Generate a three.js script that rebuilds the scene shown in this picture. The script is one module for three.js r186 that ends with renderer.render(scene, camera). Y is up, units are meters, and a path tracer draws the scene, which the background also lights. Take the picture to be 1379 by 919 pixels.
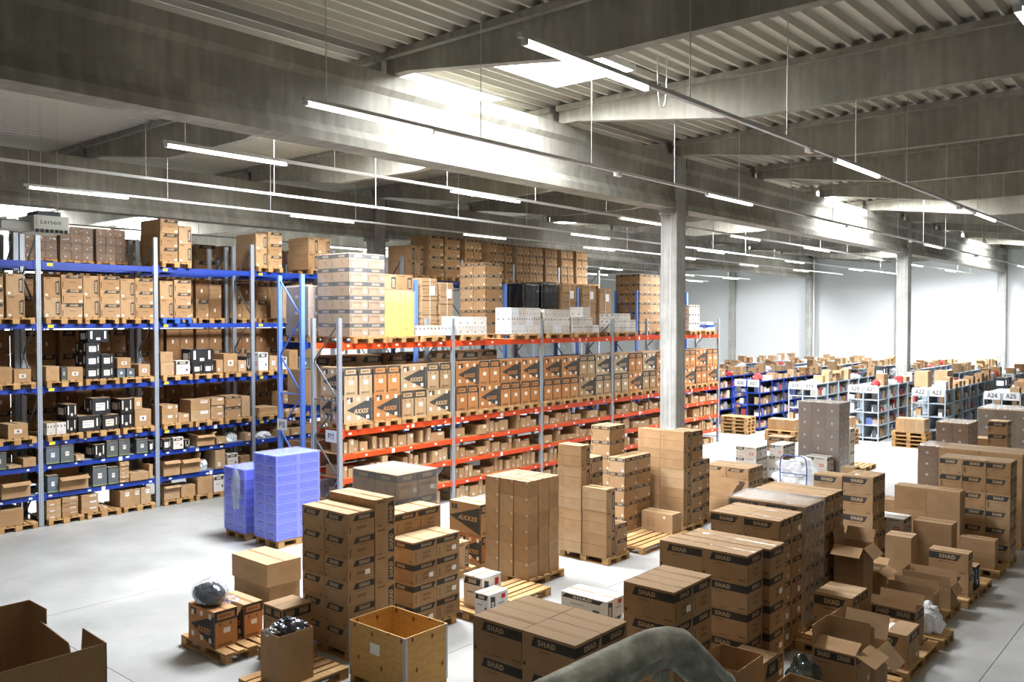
import * as THREE from 'three';
import { mergeGeometries } from 'three/addons/utils/BufferGeometryUtils.js';
import { RectAreaLightUniformsLib } from 'three/addons/lights/RectAreaLightUniformsLib.js';
import { RoundedBoxGeometry } from 'three/addons/geometries/RoundedBoxGeometry.js';

// ---------------------------------------------------------------- camera, renderer, exposure
RectAreaLightUniformsLib.init();
const scene = new THREE.Scene();
scene.background = new THREE.Color(0x000000);
const EYE = 4.77, YAW = Math.atan(1000.5 / 1170), PITCH = Math.atan(28.5 / 1170);
const camera = new THREE.PerspectiveCamera(2 * Math.atan(459.5 / 1170) * 180 / Math.PI, 1379 / 919, 0.05, 200);
camera.position.set(0, EYE, 0);
camera.lookAt(Math.cos(YAW) * Math.cos(PITCH), EYE - Math.sin(PITCH), -Math.sin(YAW) * Math.cos(PITCH));
const renderer = new THREE.WebGLRenderer({ antialias: true });
renderer.toneMapping = THREE.LinearToneMapping;
renderer.toneMappingExposure = 0.84;
renderer.shadowMap.enabled = true;
// daylight through the roof lights and the light of the tube lamps (used by their builders below)
const DAY = { color: 0xf2f5fc, power: 112, glow: 2.6 };
const TUBE = { color: 0xfff6e8, power: 62, glow: 5 };
// roof lights: x0, x1, and distance range behind the camera axis (k = -z)
const SKYLIGHTS = [];
for (const x of [11, 31, 51]) for (const k of [[8.9, 10.8], [12.15, 16.6]]) SKYLIGHTS.push([x < 20 ? x : x - .25, x < 20 ? x + 3 : x + 3.3, k[0], k[1]]);
SKYLIGHTS.push([31, 34, 24.6, 27], [51, 54, 24.6, 27], [12.5, 20.2, 38, 43], [34.5, 39, 38.5, 42]);

// ---------------------------------------------------------------- helpers
let seed = 20240611;
function rnd() { seed |= 0; seed = seed + 0x6D2B79F5 | 0; let t = Math.imul(seed ^ seed >>> 15, 1 | seed); t = t + Math.imul(t ^ t >>> 7, 61 | t) ^ t; return ((t ^ t >>> 14) >>> 0) / 4294967296; }
const rr = (a, b) => a + (b - a) * rnd();
const pick = (a) => a[Math.floor(rnd() * a.length)];
const used = {};
function numbered(n) { const k = used[n] = (used[n] ?? -1) + 1; return k ? n + '_' + String(k).padStart(3, '0') : n; }
function shade(o) { o.traverse((m) => { if (m.isMesh) { m.castShadow = true; m.receiveShadow = true; } }); return o; }
function add(o, name, label, category, group, kind) {
  o.name = numbered(name); o.userData.label = label; if (category) o.userData.category = category;
  if (group) o.userData.group = group; if (kind) o.userData.kind = kind;
  scene.add(o); return o;
}
const struct = (o, name, label, category = 'structure') => add(o, name, label, category, null, 'structure');
function part(parent, name, geo, mat, x = 0, y = 0, z = 0, ry = 0) {
  const m = new THREE.Mesh(geo, mat); m.name = name; m.position.set(x, y, z); if (ry) m.rotation.y = ry; parent.add(m); return m;
}
function sub(parent, name, x = 0, y = 0, z = 0) { const g = new THREE.Group(); g.name = name; g.position.set(x, y, z); parent.add(g); return g; }
const geoCache = new Map();
function cached(key, make) { if (!geoCache.has(key)) geoCache.set(key, make()); return geoCache.get(key); }
// box with uv in metres, origin at the centre
function boxM(w, h, d) {
  return cached(`b${w.toFixed(3)},${h.toFixed(3)},${d.toFixed(3)}`, () => {
    const g = new THREE.BoxGeometry(w, h, d), uv = g.attributes.uv, dim = [[d, h], [d, h], [w, d], [w, d], [w, h], [w, h]];
    for (let i = 0; i < 24; i++) { const f = dim[i >> 2]; uv.setXY(i, uv.getX(i) * f[0], uv.getY(i) * f[1]); }
    return g;
  });
}
function boxAt(w, h, d, x, y, z) { return boxM(w, h, d).clone().translate(x, y, z); }
function tube(points, r, seg = 24, rad = 8) { return new THREE.TubeGeometry(new THREE.CatmullRomCurve3(points.map((p) => new THREE.Vector3(...p))), seg, r, rad, false); }
function rod(a, b, r, n = 6) {
  const A = new THREE.Vector3(...a), B = new THREE.Vector3(...b), d = B.clone().sub(A), g = new THREE.CylinderGeometry(r, r, d.length(), n);
  g.applyQuaternion(new THREE.Quaternion().setFromUnitVectors(new THREE.Vector3(0, 1, 0), d.normalize())); g.translate((A.x + B.x) / 2, (A.y + B.y) / 2, (A.z + B.z) / 2); return g;
}
function bar(a, b, w, h) {   // rectangular bar between two points
  const A = new THREE.Vector3(...a), B = new THREE.Vector3(...b), d = B.clone().sub(A), g = new THREE.BoxGeometry(w, d.length(), h);
  g.applyQuaternion(new THREE.Quaternion().setFromUnitVectors(new THREE.Vector3(0, 1, 0), d.normalize())); g.translate((A.x + B.x) / 2, (A.y + B.y) / 2, (A.z + B.z) / 2); return g;
}
const ORD = ['bottom', 'second', 'third', 'fourth', 'fifth', 'sixth', 'seventh', 'eighth', 'ninth', 'tenth', 'eleventh', 'twelfth', 'thirteenth', 'fourteenth', 'fifteenth', 'sixteenth', 'seventeenth', 'eighteenth', 'nineteenth', 'twentieth'];
const NTH = ['first', ...ORD.slice(1), 'twenty-first', 'twenty-second', 'twenty-third', 'twenty-fourth'];

// ---------------------------------------------------------------- textures
function hash2(x, y, s) { let h = Math.imul(x, 374761393) + Math.imul(y, 668265263) + Math.imul(s, 974711); h = Math.imul(h ^ h >>> 13, 1274126177); return ((h ^ h >>> 16) >>> 0) / 4294967296; }
function vnoise(x, y, per, s) {
  const xi = Math.floor(x), yi = Math.floor(y), fx = x - xi, fy = y - yi, m = (v) => ((v % per) + per) % per, sx = fx * fx * (3 - 2 * fx), sy = fy * fy * (3 - 2 * fy);
  const a = hash2(m(xi), m(yi), s), b = hash2(m(xi + 1), m(yi), s), c = hash2(m(xi), m(yi + 1), s), d = hash2(m(xi + 1), m(yi + 1), s);
  return a + (b - a) * sx + (c - a) * sy + (a - b - c + d) * sx * sy;
}
function fbm(u, v, base, oct, s) { let t = 0, a = 0.5, p = base, n = 0; for (let o = 0; o < oct; o++) { t += a * vnoise(u * p, v * p, p, s + o); n += a; a *= 0.55; p *= 2; } return t / n; }
function dataTex(size, fn, srgb = true) {
  const d = new Uint8Array(size * size * 4);
  for (let y = 0; y < size; y++) for (let x = 0; x < size; x++) { const c = fn(x / size, y / size), i = (y * size + x) * 4; for (let k = 0; k < 3; k++) d[i + k] = Math.max(0, Math.min(255, c[k])); d[i + 3] = 255; }
  const t = new THREE.DataTexture(d, size, size, THREE.RGBAFormat); t.wrapS = t.wrapT = THREE.RepeatWrapping; t.magFilter = THREE.LinearFilter; t.minFilter = THREE.LinearMipmapLinearFilter; t.generateMipmaps = true;
  if (srgb) t.colorSpace = THREE.SRGBColorSpace; t.needsUpdate = true; return t;
}
function tiled(t, sx, sy = sx) { const c = t.clone(); c.repeat.set(1 / sx, 1 / sy); c.needsUpdate = true; return c; }
const lerp3 = (a, b, t) => [a[0] + (b[0] - a[0]) * t, a[1] + (b[1] - a[1]) * t, a[2] + (b[2] - a[2]) * t];
const concreteTex = dataTex(512, (u, v) => { const a = fbm(u, v, 4, 6, 3), s = fbm(u, v * 0.999, 24, 3, 9), f = hash2(u * 512, v * 512, 4); const t = a * 0.75 + s * 0.25; const st = fbm(u, v * 0.08, 40, 3, 12); const c = lerp3([128, 126, 118], [204, 203, 197], Math.max(0, Math.min(1, (t * .65 + st * .35 - .16) * 1.35))); const k = (f - 0.5) * 9; return [c[0] + k, c[1] + k, c[2] + k]; });
const floorTex = dataTex(1024, (u, v) => { const a = fbm(u, v, 3, 7, 21), b = fbm(u, v, 9, 5, 33), f = hash2(u * 1024, v * 1024, 8); const t = Math.max(0, Math.min(1, (a * 0.6 + b * 0.4 - .5) * 1.7 + .5)); const c = lerp3([150, 151, 149], [200, 201, 199], t); const k = (f - 0.5) * 7; return [c[0] + k, c[1] + k, c[2] + k]; });
const floorRough = dataTex(512, (u, v) => { const t = fbm(u, v, 5, 6, 51); const r = 120 + t * 90; return [r, r, r]; }, false);
const woodTex = dataTex(512, (u, v) => { const w = fbm(u, v, 3, 3, 61), g = vnoise(u * 6 + w * 1.5, v * 120, 120, 62), g2 = vnoise(u * 3, v * 40 + w * 6, 40, 63); const c = lerp3([176, 148, 108], [224, 202, 164], g * 0.45 + g2 * 0.55); return c; });
const plyTex = dataTex(512, (u, v) => { const w = fbm(u, v, 3, 4, 71), g = Math.sin((v * 9 + w * 3.2) * 6.2832) * 0.5 + 0.5, g2 = vnoise(u * 160, v * 5, 160, 72); const kn = [[.2, .3], [.7, .25], [.5, .7], [.85, .8], [.12, .75]].reduce((m, [a, b]) => Math.max(m, 1 - Math.hypot((u - a) * 1.0, (v - b) * 0.6) / 0.028), 0); const c = lerp3([200, 166, 108], [222, 190, 134], g * 0.35 + g2 * 0.65); return lerp3(c, [96, 54, 28], Math.max(0, Math.min(1, kn * 1.6))); });
const galvTex = dataTex(256, (u, v) => { const a = fbm(u, v, 4, 5, 81), b = fbm(u, v, 12, 3, 82); const t = a * 0.6 + b * 0.4; return lerp3([138, 144, 130], [226, 229, 216], Math.max(0, Math.min(1, (t - 0.3) * 2.2))); });
const wrinkleTex = dataTex(256, (u, v) => { const a = fbm(u, v * 0.999, 3, 5, 91), r = 1 - Math.abs(a * 2 - 1), b = fbm(u, v, 10, 3, 92); const t = 255 * (r * 0.7 + b * 0.3); return [t, t, t]; }, false);
function canvasTex(w, h, draw) { const c = document.createElement('canvas'); c.width = w; c.height = h; draw(c.getContext('2d'), w, h); const t = new THREE.CanvasTexture(c); t.colorSpace = THREE.SRGBColorSpace; t.magFilter = THREE.LinearFilter; t.anisotropy = 8; return t; }

// one atlas for all carton prints: 8 x 6 cells of 256 x 170
const CW = 256, CH = 170, COLS = 8, ROWS = 7, AW = CW * COLS, AH = CH * ROWS;
const KR = '#a88a66', DK = '#3b3937', WH = '#dcdcda';
const CELL = {};
function fitText(c, txt, x, y, w, h, col, italic) {
  c.save(); c.font = (italic ? 'italic ' : '') + 'bold 60px sans-serif'; c.textBaseline = 'alphabetic'; c.fillStyle = col;
  const m = c.measureText(txt); c.translate(x, y + h); c.scale(w / m.width, h / 44); c.fillText(txt, 0, 0); c.strokeStyle = col; c.lineWidth = 3; c.strokeText(txt, 0, 0); c.restore();
}
function poly(c, col, pts) { c.fillStyle = col; c.beginPath(); pts.forEach(([x, y], i) => (i ? c.lineTo(x * CW, y * CH) : c.moveTo(x * CW, y * CH))); c.fill(); }
const rect = (c, col, x, y, w, h) => { c.fillStyle = col; c.fillRect(x * CW, y * CH, w * CW, h * CH); };
const shad = (c, x, y, w, h, col = '#b9a384') => fitText(c, 'SHAD', x * CW, y * CH, w * CW, h * CH, col);
function fine(c, x, y, w, col = 'rgba(70,50,30,.75)', h = 0.022) { c.fillStyle = col; for (let i = x; i < x + w; i += 0.028) c.fillRect(i * CW, y * CH, 0.019 * CW, h * CH); }
function pict(c, x, y, s, col = '#4a4a4e') { c.fillStyle = col; c.fillRect(x * CW, y * CH, s * CW, s * CW); c.fillStyle = 'rgba(255,255,255,.55)'; c.fillRect((x + s * .2) * CW, y * CH + s * CW * .25, s * .6 * CW, s * CW * .18); c.fillRect((x + s * .2) * CW, y * CH + s * CW * .6, s * .25 * CW, s * CW * .2); }
const DRAW = {
  plain: [KR, () => {}],
  plainSeam: [KR, (c) => { rect(c, 'rgba(120,86,50,.55)', 0, 0.485, 1, 0.03); c.strokeStyle = 'rgba(70,50,30,.8)'; c.lineWidth = 2; c.beginPath(); c.moveTo(.08 * CW, .3 * CH); c.lineTo(.11 * CW, .34 * CH); c.lineTo(.15 * CW, .24 * CH); c.stroke(); }],
  A: [KR, (c) => { poly(c, DK, [[.16, .1], [.82, .1], [.72, .36], [.06, .36]]); shad(c, .2, .15, .4, .16); fine(c, .2, .44, .32); fine(c, .3, .9, .14); rect(c, '#5f4526', .04, .84, .05, .09); fine(c, .78, .84, .14, '#5f4526', .05); }],
  B: [KR, (c) => { poly(c, DK, [[.3, .1], [1, .1], [1, .36], [.2, .36]]); shad(c, .42, .15, .42, .16); fine(c, .3, .44, .4); rect(c, '#5f4526', .08, .55, .03, .33); fine(c, .34, .6, .34, 'rgba(70,50,30,.5)', .14); }],
  WA: [KR, (c) => { poly(c, DK, [[.24, .08], [1, .08], [1, .34], [.18, .34]]); shad(c, .3, .13, .34, .15); fine(c, .3, .42, .2); fine(c, .4, .92, .22); rect(c, '#5f4526', .03, .8, .05, .1); fine(c, .82, .86, .12, '#5f4526', .045); }],
  WB: [KR, (c) => { poly(c, DK, [[0, .08], [.94, .08], [.84, .34], [0, .34]]); shad(c, .32, .13, .46, .15); rect(c, '#5f4526', .1, .5, .03, .4); fine(c, .42, .52, .3, 'rgba(70,50,30,.45)', .12); fine(c, .42, .72, .3, 'rgba(70,50,30,.45)', .12); }],
  WC: [KR, (c) => { poly(c, DK, [[0, .1], [.82, .1], [.72, .4], [0, .4]]); shad(c, .26, .16, .42, .17); fine(c, .26, .48, .42, 'rgba(120,50,24,.9)', .035); rect(c, '#5f4526', .03, .84, .05, .08); fine(c, .8, .86, .12, '#5f4526', .05); }],
  WD: [KR, (c) => { poly(c, DK, [[.06, .1], [.96, .1], [.86, .4], [0, .4]]); shad(c, .3, .16, .44, .17); rect(c, '#5f4526', .08, .5, .05, .36); rect(c, 'rgba(96,68,36,.5)', .2, .54, .72, .012); rect(c, 'rgba(96,68,36,.5)', .2, .54, .012, .3); }],
  V: [KR, (c) => { poly(c, DK, [[.66, .2], [.94, .12], [.94, .96], [.66, .9]]); c.save(); c.translate(.7 * CW, .86 * CH); c.rotate(-Math.PI / 2); fitText(c, 'SHAD', 0, 0, .56 * CH, .18 * CW, '#b9a384'); c.restore(); fine(c, .12, .08, .36, '#4a3a28', .05); fine(c, .14, .9, .2, '#5f4526', .04); }],
  VB: [KR, (c) => { poly(c, DK, [[.62, .04], [.9, .1], [.9, .98], [.62, .92]]); fine(c, .1, .06, .3, '#4a3a28', .05); rect(c, WH, .1, .78, .16, .13); c.save(); c.translate(.68 * CW, .82 * CH); c.rotate(-Math.PI / 2); fitText(c, 'SHAD', 0, 0, .5 * CH, .16 * CW, '#b9a384'); c.restore(); }],
  U: [KR, (c) => { poly(c, DK, [[.26, .08], [1, .08], [1, .3], [.14, .3]]); shad(c, .4, .12, .4, .13); rect(c, '#5f4526', .06, .4, .05, .46); rect(c, WH, .74, .76, .12, .12); }],
  RH: [KR, (c) => { poly(c, DK, [[.28, .04], [1, .04], [.94, .26], [.18, .26]]); shad(c, .4, .07, .4, .13); rect(c, '#5f4526', .05, .48, .05, .4); fine(c, .38, .5, .3, 'rgba(70,50,30,.6)', .06); rect(c, WH, .8, .78, .15, .13); }],
  RV: [KR, (c) => { poly(c, DK, [[.7, .24], [.94, .18], [.94, .88], [.7, .82]]); c.save(); c.translate(.74 * CW, .78 * CH); c.rotate(-Math.PI / 2); fitText(c, 'SHAD', 0, 0, .5 * CH, .14 * CW, '#b9a384'); c.restore(); fine(c, .1, .05, .32, '#4a3a28', .045); rect(c, WH, .1, .82, .15, .11); }],
  BF: [KR, (c) => { rect(c, DK, 0, .03, 1, .3); shad(c, .26, .1, .46, .16); for (let i = 0; i < 5; i++) rect(c, 'rgba(96,66,36,.75)', .16 + i * .11, .46, .07, .13); rect(c, '#5f4526', .05, .4, .05, .5); rect(c, WH, .78, .62, .19, .2); }],
  BG: [KR, (c) => { rect(c, DK, 0, .03, 1, .28); shad(c, .3, .09, .4, .15); c.strokeStyle = '#3c3026'; c.lineWidth = 5; c.beginPath(); c.moveTo(.42 * CW, .45 * CH); c.lineTo(.58 * CW, .75 * CH); c.moveTo(.6 * CW, .42 * CH); c.lineTo(.5 * CW, .6 * CH); c.stroke(); rect(c, '#5f4526', .9, .55, .03, .35); }],
  ST: [KR, (c) => { poly(c, DK, [[.05, .05], [.97, .05], [.97, .25], [.05, .25]]); shad(c, .12, .08, .3, .12); shad(c, .58, .08, .3, .12); fine(c, .1, .34, .3); rect(c, '#5f4526', .04, .4, .04, .4); rect(c, WH, .84, .78, .1, .12); }],
  AXT: ['#ab9270', (c) => axx(c, '#ab9270')],
  AXO: ['#b37c48', (c) => axx(c, '#b37c48')],
  AET: ['#ab9270', (c) => axe(c, '#ab9270')],
  AEO: ['#b37c48', (c) => axe(c, '#b37c48')],
  AXP: ['#a9865a', (c) => { poly(c, '#38362f', [[0, .48], [.98, .1], [.98, .96]]); fitText(c, 'AXXIS', .28 * CW, .42 * CH, .6 * CW, .14 * CH, '#b78f58', true); rect(c, '#38362f', .08, .1, .08, .16); rect(c, '#38362f', .18, .1, .08, .16); }],
  WHA: [WH, (c) => { poly(c, DK, [[.02, .06], [.44, .06], [.36, .3], [.02, .3]]); shad(c, .07, .1, .26, .14, '#d8d4c8'); fine(c, .5, .1, .34, '#333', .06); rect(c, '#c03030', .66, .52, .18, .2); rect(c, '#fff', .69, .58, .12, .08); fine(c, .06, .88, .3, '#555', .04); }],
  WHB: [WH, (c) => { poly(c, DK, [[.1, .06], [.92, .06], [.84, .28], [.02, .28]]); shad(c, .26, .1, .42, .13, '#d8d4c8'); fine(c, .2, .5, .3, '#555', .05); rect(c, '#555', .7, .6, .14, .16); }],
  WHV: [WH, (c) => { poly(c, DK, [[.1, .1], [.34, .16], [.34, .94], [.1, .9]]); c.save(); c.translate(.14 * CW, .86 * CH); c.rotate(-Math.PI / 2); fitText(c, 'SHAD', 0, 0, .5 * CH, .14 * CW, '#d8d4c8'); c.restore(); rect(c, '#c03030', .66, .12, .2, .22); fine(c, .5, .5, .3, '#555', .05); }],
  WHT: [WH, (c) => { poly(c, DK, [[.08, .02], [.96, .02], [.86, .24], [.02, .24]]); shad(c, .52, .06, .34, .13, '#d8d4c8'); fine(c, .4, .44, .24, '#777', .06); }],
  WS: ['#d6d9dc', (c) => { for (let i = 0; i < 4; i++) rect(c, '#4c5058', .12 + i * .22, .16, .04, .05); pict(c, .14, .62, .09); pict(c, .62, .62, .09); rect(c, 'rgba(0,0,0,.25)', 0, .5, 1, .012); }],
  WS2: ['#d6d9dc', (c) => { pict(c, .1, .2, .12); pict(c, .44, .22, .12); pict(c, .78, .2, .12); fine(c, .2, .8, .4, '#667', .04); }],
  YL: ['#dcd860', (c) => { pict(c, .34, .2, .2, '#a8a040'); fine(c, .3, .8, .4, '#b8ae3c', .05); }],
  BK: ['#262628', (c) => { rect(c, '#e4e4e2', .2, .3, .5, .46); fine(c, .24, .4, .4, '#555', .05); fine(c, .24, .56, .3, '#555', .05); rect(c, '#e4e4e2', .82, .2, .06, .5); }],
  GR: ['#5c656b', (c) => { rect(c, '#dcdedc', .36, .36, .28, .26); fine(c, .4, .44, .2, '#667', .05); rect(c, '#89a060', .02, .93, .96, .05); rect(c, 'rgba(30,36,40,.6)', 0, .02, 1, .06); }],
  SM: [KR, (c) => { rect(c, WH, .24, .66, .3, .2); fine(c, .27, .72, .22, '#666', .04); }],
  SM2: [KR, (c) => { rect(c, WH, .5, .1, .36, .26); fine(c, .54, .18, .26, '#666', .05); }],
  LC: [KR, (c) => { rect(c, WH, .84, .03, .13, .12); rect(c, '#777', .87, .06, .06, .05); }],
  SM3: [KR, (c) => { rect(c, WH, .3, .36, .4, .3); rect(c, '#667', .44, .44, .12, .14); }],
  OB: [KR, (c) => { c.strokeStyle = 'rgba(100,68,36,.8)'; c.lineWidth = 3; c.strokeRect(.2 * CW, .34 * CH, .2 * CW, .4 * CH); c.strokeRect(.26 * CW, .44 * CH, .1 * CW, .2 * CH); rect(c, WH, .7, .14, .07, .12); }],
  TAPE: ['#a98055', () => {}],
  TOPP: [KR, () => {}],
  FLAT: ['#a88b66', (c) => { for (let i = 0; i < 34; i++) rect(c, i % 2 ? 'rgba(90,66,40,.35)' : 'rgba(220,196,160,.3)', 0, i / 34, 1, .014); }],
  BLK: ['#1d1d1f', (c) => { rect(c, '#e6e6e4', .12, .12, .1, .6); rect(c, '#e6e6e4', .78, .12, .1, .6); rect(c, '#d8d8d6', .4, .62, .2, .2); }],
  BROWN: ['#8d6b49', (c) => { rect(c, WH, .4, .5, .14, .18); }],
};
function axx(c, k) { poly(c, '#3b3a38', [[.1, .52], [.98, .12], [.98, .98]]); fitText(c, 'AXXIS', .34 * CW, .5 * CH, .5 * CW, .15 * CH, k, true); rect(c, '#35332f', .1, .08, .09, .17); rect(c, '#35332f', .22, .08, .09, .17); for (const [x, y] of [[.12, .14], [.46, .1], [.78, .1], [.12, .72], [.46, .74], [.78, .74]]) rect(c, '#e0ddd4', x, y, .1, .13); }
function axe(c, k) { rect(c, '#3b3a38', 0, 0, 1, .3); rect(c, '#3b3a38', 0, 0, .05, 1); rect(c, k, .14, .08, .74, .16); fine(c, .24, .13, .5, '#5c4630', .06); rect(c, '#3b3a38', .24, .34, .05, .08); rect(c, '#3b3a38', .68, .34, .05, .08); rect(c, '#e6e4de', .4, .48, .3, .14); fine(c, .16, .88, .6, '#5c4630', .07); }
const atlasTex = canvasTex(AW, AH, (c) => {
  c.fillStyle = KR; c.fillRect(0, 0, AW, AH);
  Object.entries(DRAW).forEach(([k, [bg, d]], i) => {
    const cx = i % COLS, cy = Math.floor(i / COLS); CELL[k] = [cx, cy];
    c.save(); c.translate(cx * CW, cy * CH); c.beginPath(); c.rect(0, 0, CW, CH); c.clip(); c.fillStyle = bg; c.fillRect(0, 0, CW, CH); d(c); c.restore();
  });
  const im = c.getImageData(0, 0, AW, AH), p = im.data;   // paper fibre
  for (let y = 0; y < AH; y++) for (let x = 0; x < AW; x++) { const i = (y * AW + x) * 4, n = (hash2(x, y, 5) - .5) * 8 + (vnoise(x / 2.2, y / 40, 4096, 6) - .5) * 7 + (vnoise(x / 60, y / 60, 4096, 7) - .5) * 14; p[i] += n; p[i + 1] += n; p[i + 2] += n * .9; }
  c.putImageData(im, 0, 0);
});
function cellUV(g, face, cell) {   // face index 0..5 of a BoxGeometry
  const [cx, cy] = CELL[cell], uv = g.attributes.uv, p = 2;
  for (let i = face * 4; i < face * 4 + 4; i++) uv.setXY(i, (cx * CW + p + uv.getX(i) * (CW - 2 * p)) / AW, 1 - (cy * CH + p + (1 - uv.getY(i)) * (CH - 2 * p)) / AH);
}

// ---------------------------------------------------------------- materials
const std = (o) => new THREE.MeshStandardMaterial(o);
const phys = (o) => new THREE.MeshPhysicalMaterial(o);
const M = {
  concrete: std({ map: tiled(concreteTex, 3.2), roughness: .92, color: 0xf8f9fa }),
  beam: std({ map: tiled(concreteTex, 4.1), roughness: .93, color: 0xe8e5dc }),
  wall: std({ color: 0xd0d3d2, roughness: .85 }),
  deck: std({ color: 0xccc9bc, roughness: .55 }),
  slab: std({ map: tiled(floorTex, 6.3), roughnessMap: tiled(floorRough, 5), roughness: .62, color: 0xeaeae8 }),
  joint: std({ color: 0x4a4a48, roughness: 1 }),
  curb: std({ color: 0xe4e4e0, roughness: .7 }),
  daylight: std({ color: 0xf2f6ff, emissive: DAY.color, emissiveIntensity: DAY.glow, roughness: .6 }),
  tubeGlow: std({ color: 0xffffff, emissive: TUBE.color, emissiveIntensity: TUBE.glow, roughness: .4 }),
  rail: std({ color: 0xd9dad6, roughness: .45 }),
  wire: std({ color: 0xbfc0bd, roughness: .4, metalness: .5 }),
  cable: std({ color: 0xe6e6e2, roughness: .5 }),
  blue: std({ color: 0x17368f, roughness: .42 }), blueLight: std({ color: 0x4f78c8, roughness: .45 }),
  orange: std({ color: 0xcc4410, roughness: .42 }),
  galv: std({ color: 0x9aa3a8, roughness: .45, metalness: .55 }), galvDark: std({ color: 0x6f777b, roughness: .5, metalness: .5 }),
  sticker: std({ color: 0xf0f0ec, roughness: .6 }), stickerY: std({ color: 0xe6dc2c, roughness: .6 }),
  shelfGrey: std({ color: 0xaab6be, roughness: .45, metalness: .1 }),
  bagClear: phys({ color: 0xf6f8fa, roughness: .04, transmission: .96, thickness: 0, ior: 1.35, side: THREE.DoubleSide }),
  bagDark: phys({ color: 0x30343c, roughness: .18, clearcoat: .7, bumpMap: tiled(wrinkleTex, .2), bumpScale: .01 }),
  mesh: std({ color: 0x9fa6aa, roughness: .5, metalness: .4 }),
  boards: std({ map: tiled(woodTex, 1.2), roughness: .85, color: 0xd8c6a8 }),
  ply: std({ map: tiled(plyTex, .9), roughness: .7, color: 0xf0e2c4 }),
  strapMetal: std({ color: 0xa8acac, roughness: .4, metalness: .7 }),
  tape: phys({ color: 0xa07c52, roughness: .22, clearcoat: .5 }),
  tapeClear: phys({ color: 0xb89a70, roughness: .18, clearcoat: .6 }),
  flap: std({ color: 0xa88a66, roughness: .86 }),
  inner: std({ color: 0xa88a66, roughness: .9 }),
  film: phys({ color: 0xf2f5f8, roughness: .07, transmission: .93, thickness: 0, ior: 1.35, bumpMap: tiled(wrinkleTex, .55), bumpScale: .012, side: THREE.DoubleSide }),
  filmMilk: phys({ color: 0xeef2f4, roughness: .1, transmission: .82, thickness: 0, ior: 1.35, bumpMap: tiled(wrinkleTex, .5), bumpScale: .014, side: THREE.DoubleSide }),
  filmBlue: phys({ color: 0xe8ecff, roughness: .06, transmission: .86, thickness: 0, ior: 1.35, bumpMap: tiled(wrinkleTex, .7), bumpScale: .01, side: THREE.DoubleSide }),
  bagWhite: phys({ color: 0xf3f5f6, roughness: .35, transmission: .3, thickness: 0, side: THREE.DoubleSide, bumpMap: tiled(wrinkleTex, .3), bumpScale: .01 }),
  blackFilm: phys({ color: 0x0e0f11, roughness: .2, clearcoat: .6, bumpMap: tiled(wrinkleTex, .45), bumpScale: .02 }),
  crateBlue: std({ color: 0x5468ea, roughness: .45 }), crateRim: std({ color: 0x7c8cf8, roughness: .45 }),
  handrail: std({ map: tiled(galvTex, .16), roughness: .5, metalness: .1, color: 0xffffff }),
  silver: std({ color: 0xb9bdc2, roughness: .22, metalness: .85, bumpMap: tiled(wrinkleTex, .2), bumpScale: .01 }),
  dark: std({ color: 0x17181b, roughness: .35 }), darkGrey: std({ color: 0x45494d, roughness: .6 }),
  heater: std({ color: 0xbdbfb4, roughness: .5 }), trolley: std({ color: 0x27408c, roughness: .4 }),
  rubber: std({ color: 0x1a1a1a, roughness: .8 }), red: std({ color: 0xb03030, roughness: .6 }),
};
const TINTS = [0xffffff, 0xf6efe6, 0xefe6da, 0xfff6ea, 0xe8dccb];
const paper = TINTS.map((t) => std({ map: atlasTex, color: t, roughness: .88 }));
const palletWood = [0xe8d2b0, 0xd9c2a0, 0xcdb594, 0xf2e0c4].map((c) => std({ map: tiled(woodTex, .9), color: c, roughness: .88 }));
const palletBlue = std({ color: 0x2b55a6, roughness: .7 });

// ---------------------------------------------------------------- the building
{ // floor: cast slabs with sawn joints between them
  const f = new THREE.Group(); part(f, 'joint_filler', boxM(70, .2, 64), M.joint, 27, -.13, -16.8);
  for (let i = -2; i < 10; i++) for (let j = -7; j < 3; j++) {
    const x0 = 5.37 + i * 6, z0 = -14.69 + j * 6;
    const g = new THREE.BoxGeometry(5.99, .1, 5.99); g.translate(x0 + 3, -.05, z0 + 3);
    const p = g.attributes.position, uv = g.attributes.uv; for (let k = 0; k < p.count; k++) uv.setXY(k, p.getX(k), p.getZ(k));
    part(f, 'floor_slab', g, M.slab);
  }
  struct(f, 'floor', 'pale grey polished concrete warehouse floor with sawn joints', 'floor');
}
const ROOF = 9.46, GTOP = 9.06, GBOT = 7.68, ROWSK = [11.8, 23.8];
const wallBox = (name, label, w, h, d, x, y, z) => struct(new THREE.Mesh(boxAt(w, h, d, x, y, z), M.wall), name, label, 'wall');
wallBox('wall_back', 'white end wall of the hall behind the shelving', .3, 10, 62, 60.45, 5, -17.6);
wallBox('wall_left', 'long white wall behind the pallet racks', 68, 10, .3, 26.5, 5, -47.95);
wallBox('wall_right', 'white long wall on the near side of the hall', 68, 10, .3, 26.5, 5, 12.55);
wallBox('wall_front', 'white end wall on the near side of the hall', .3, 10, 60, -6.6, 5, -17.6);
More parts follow.
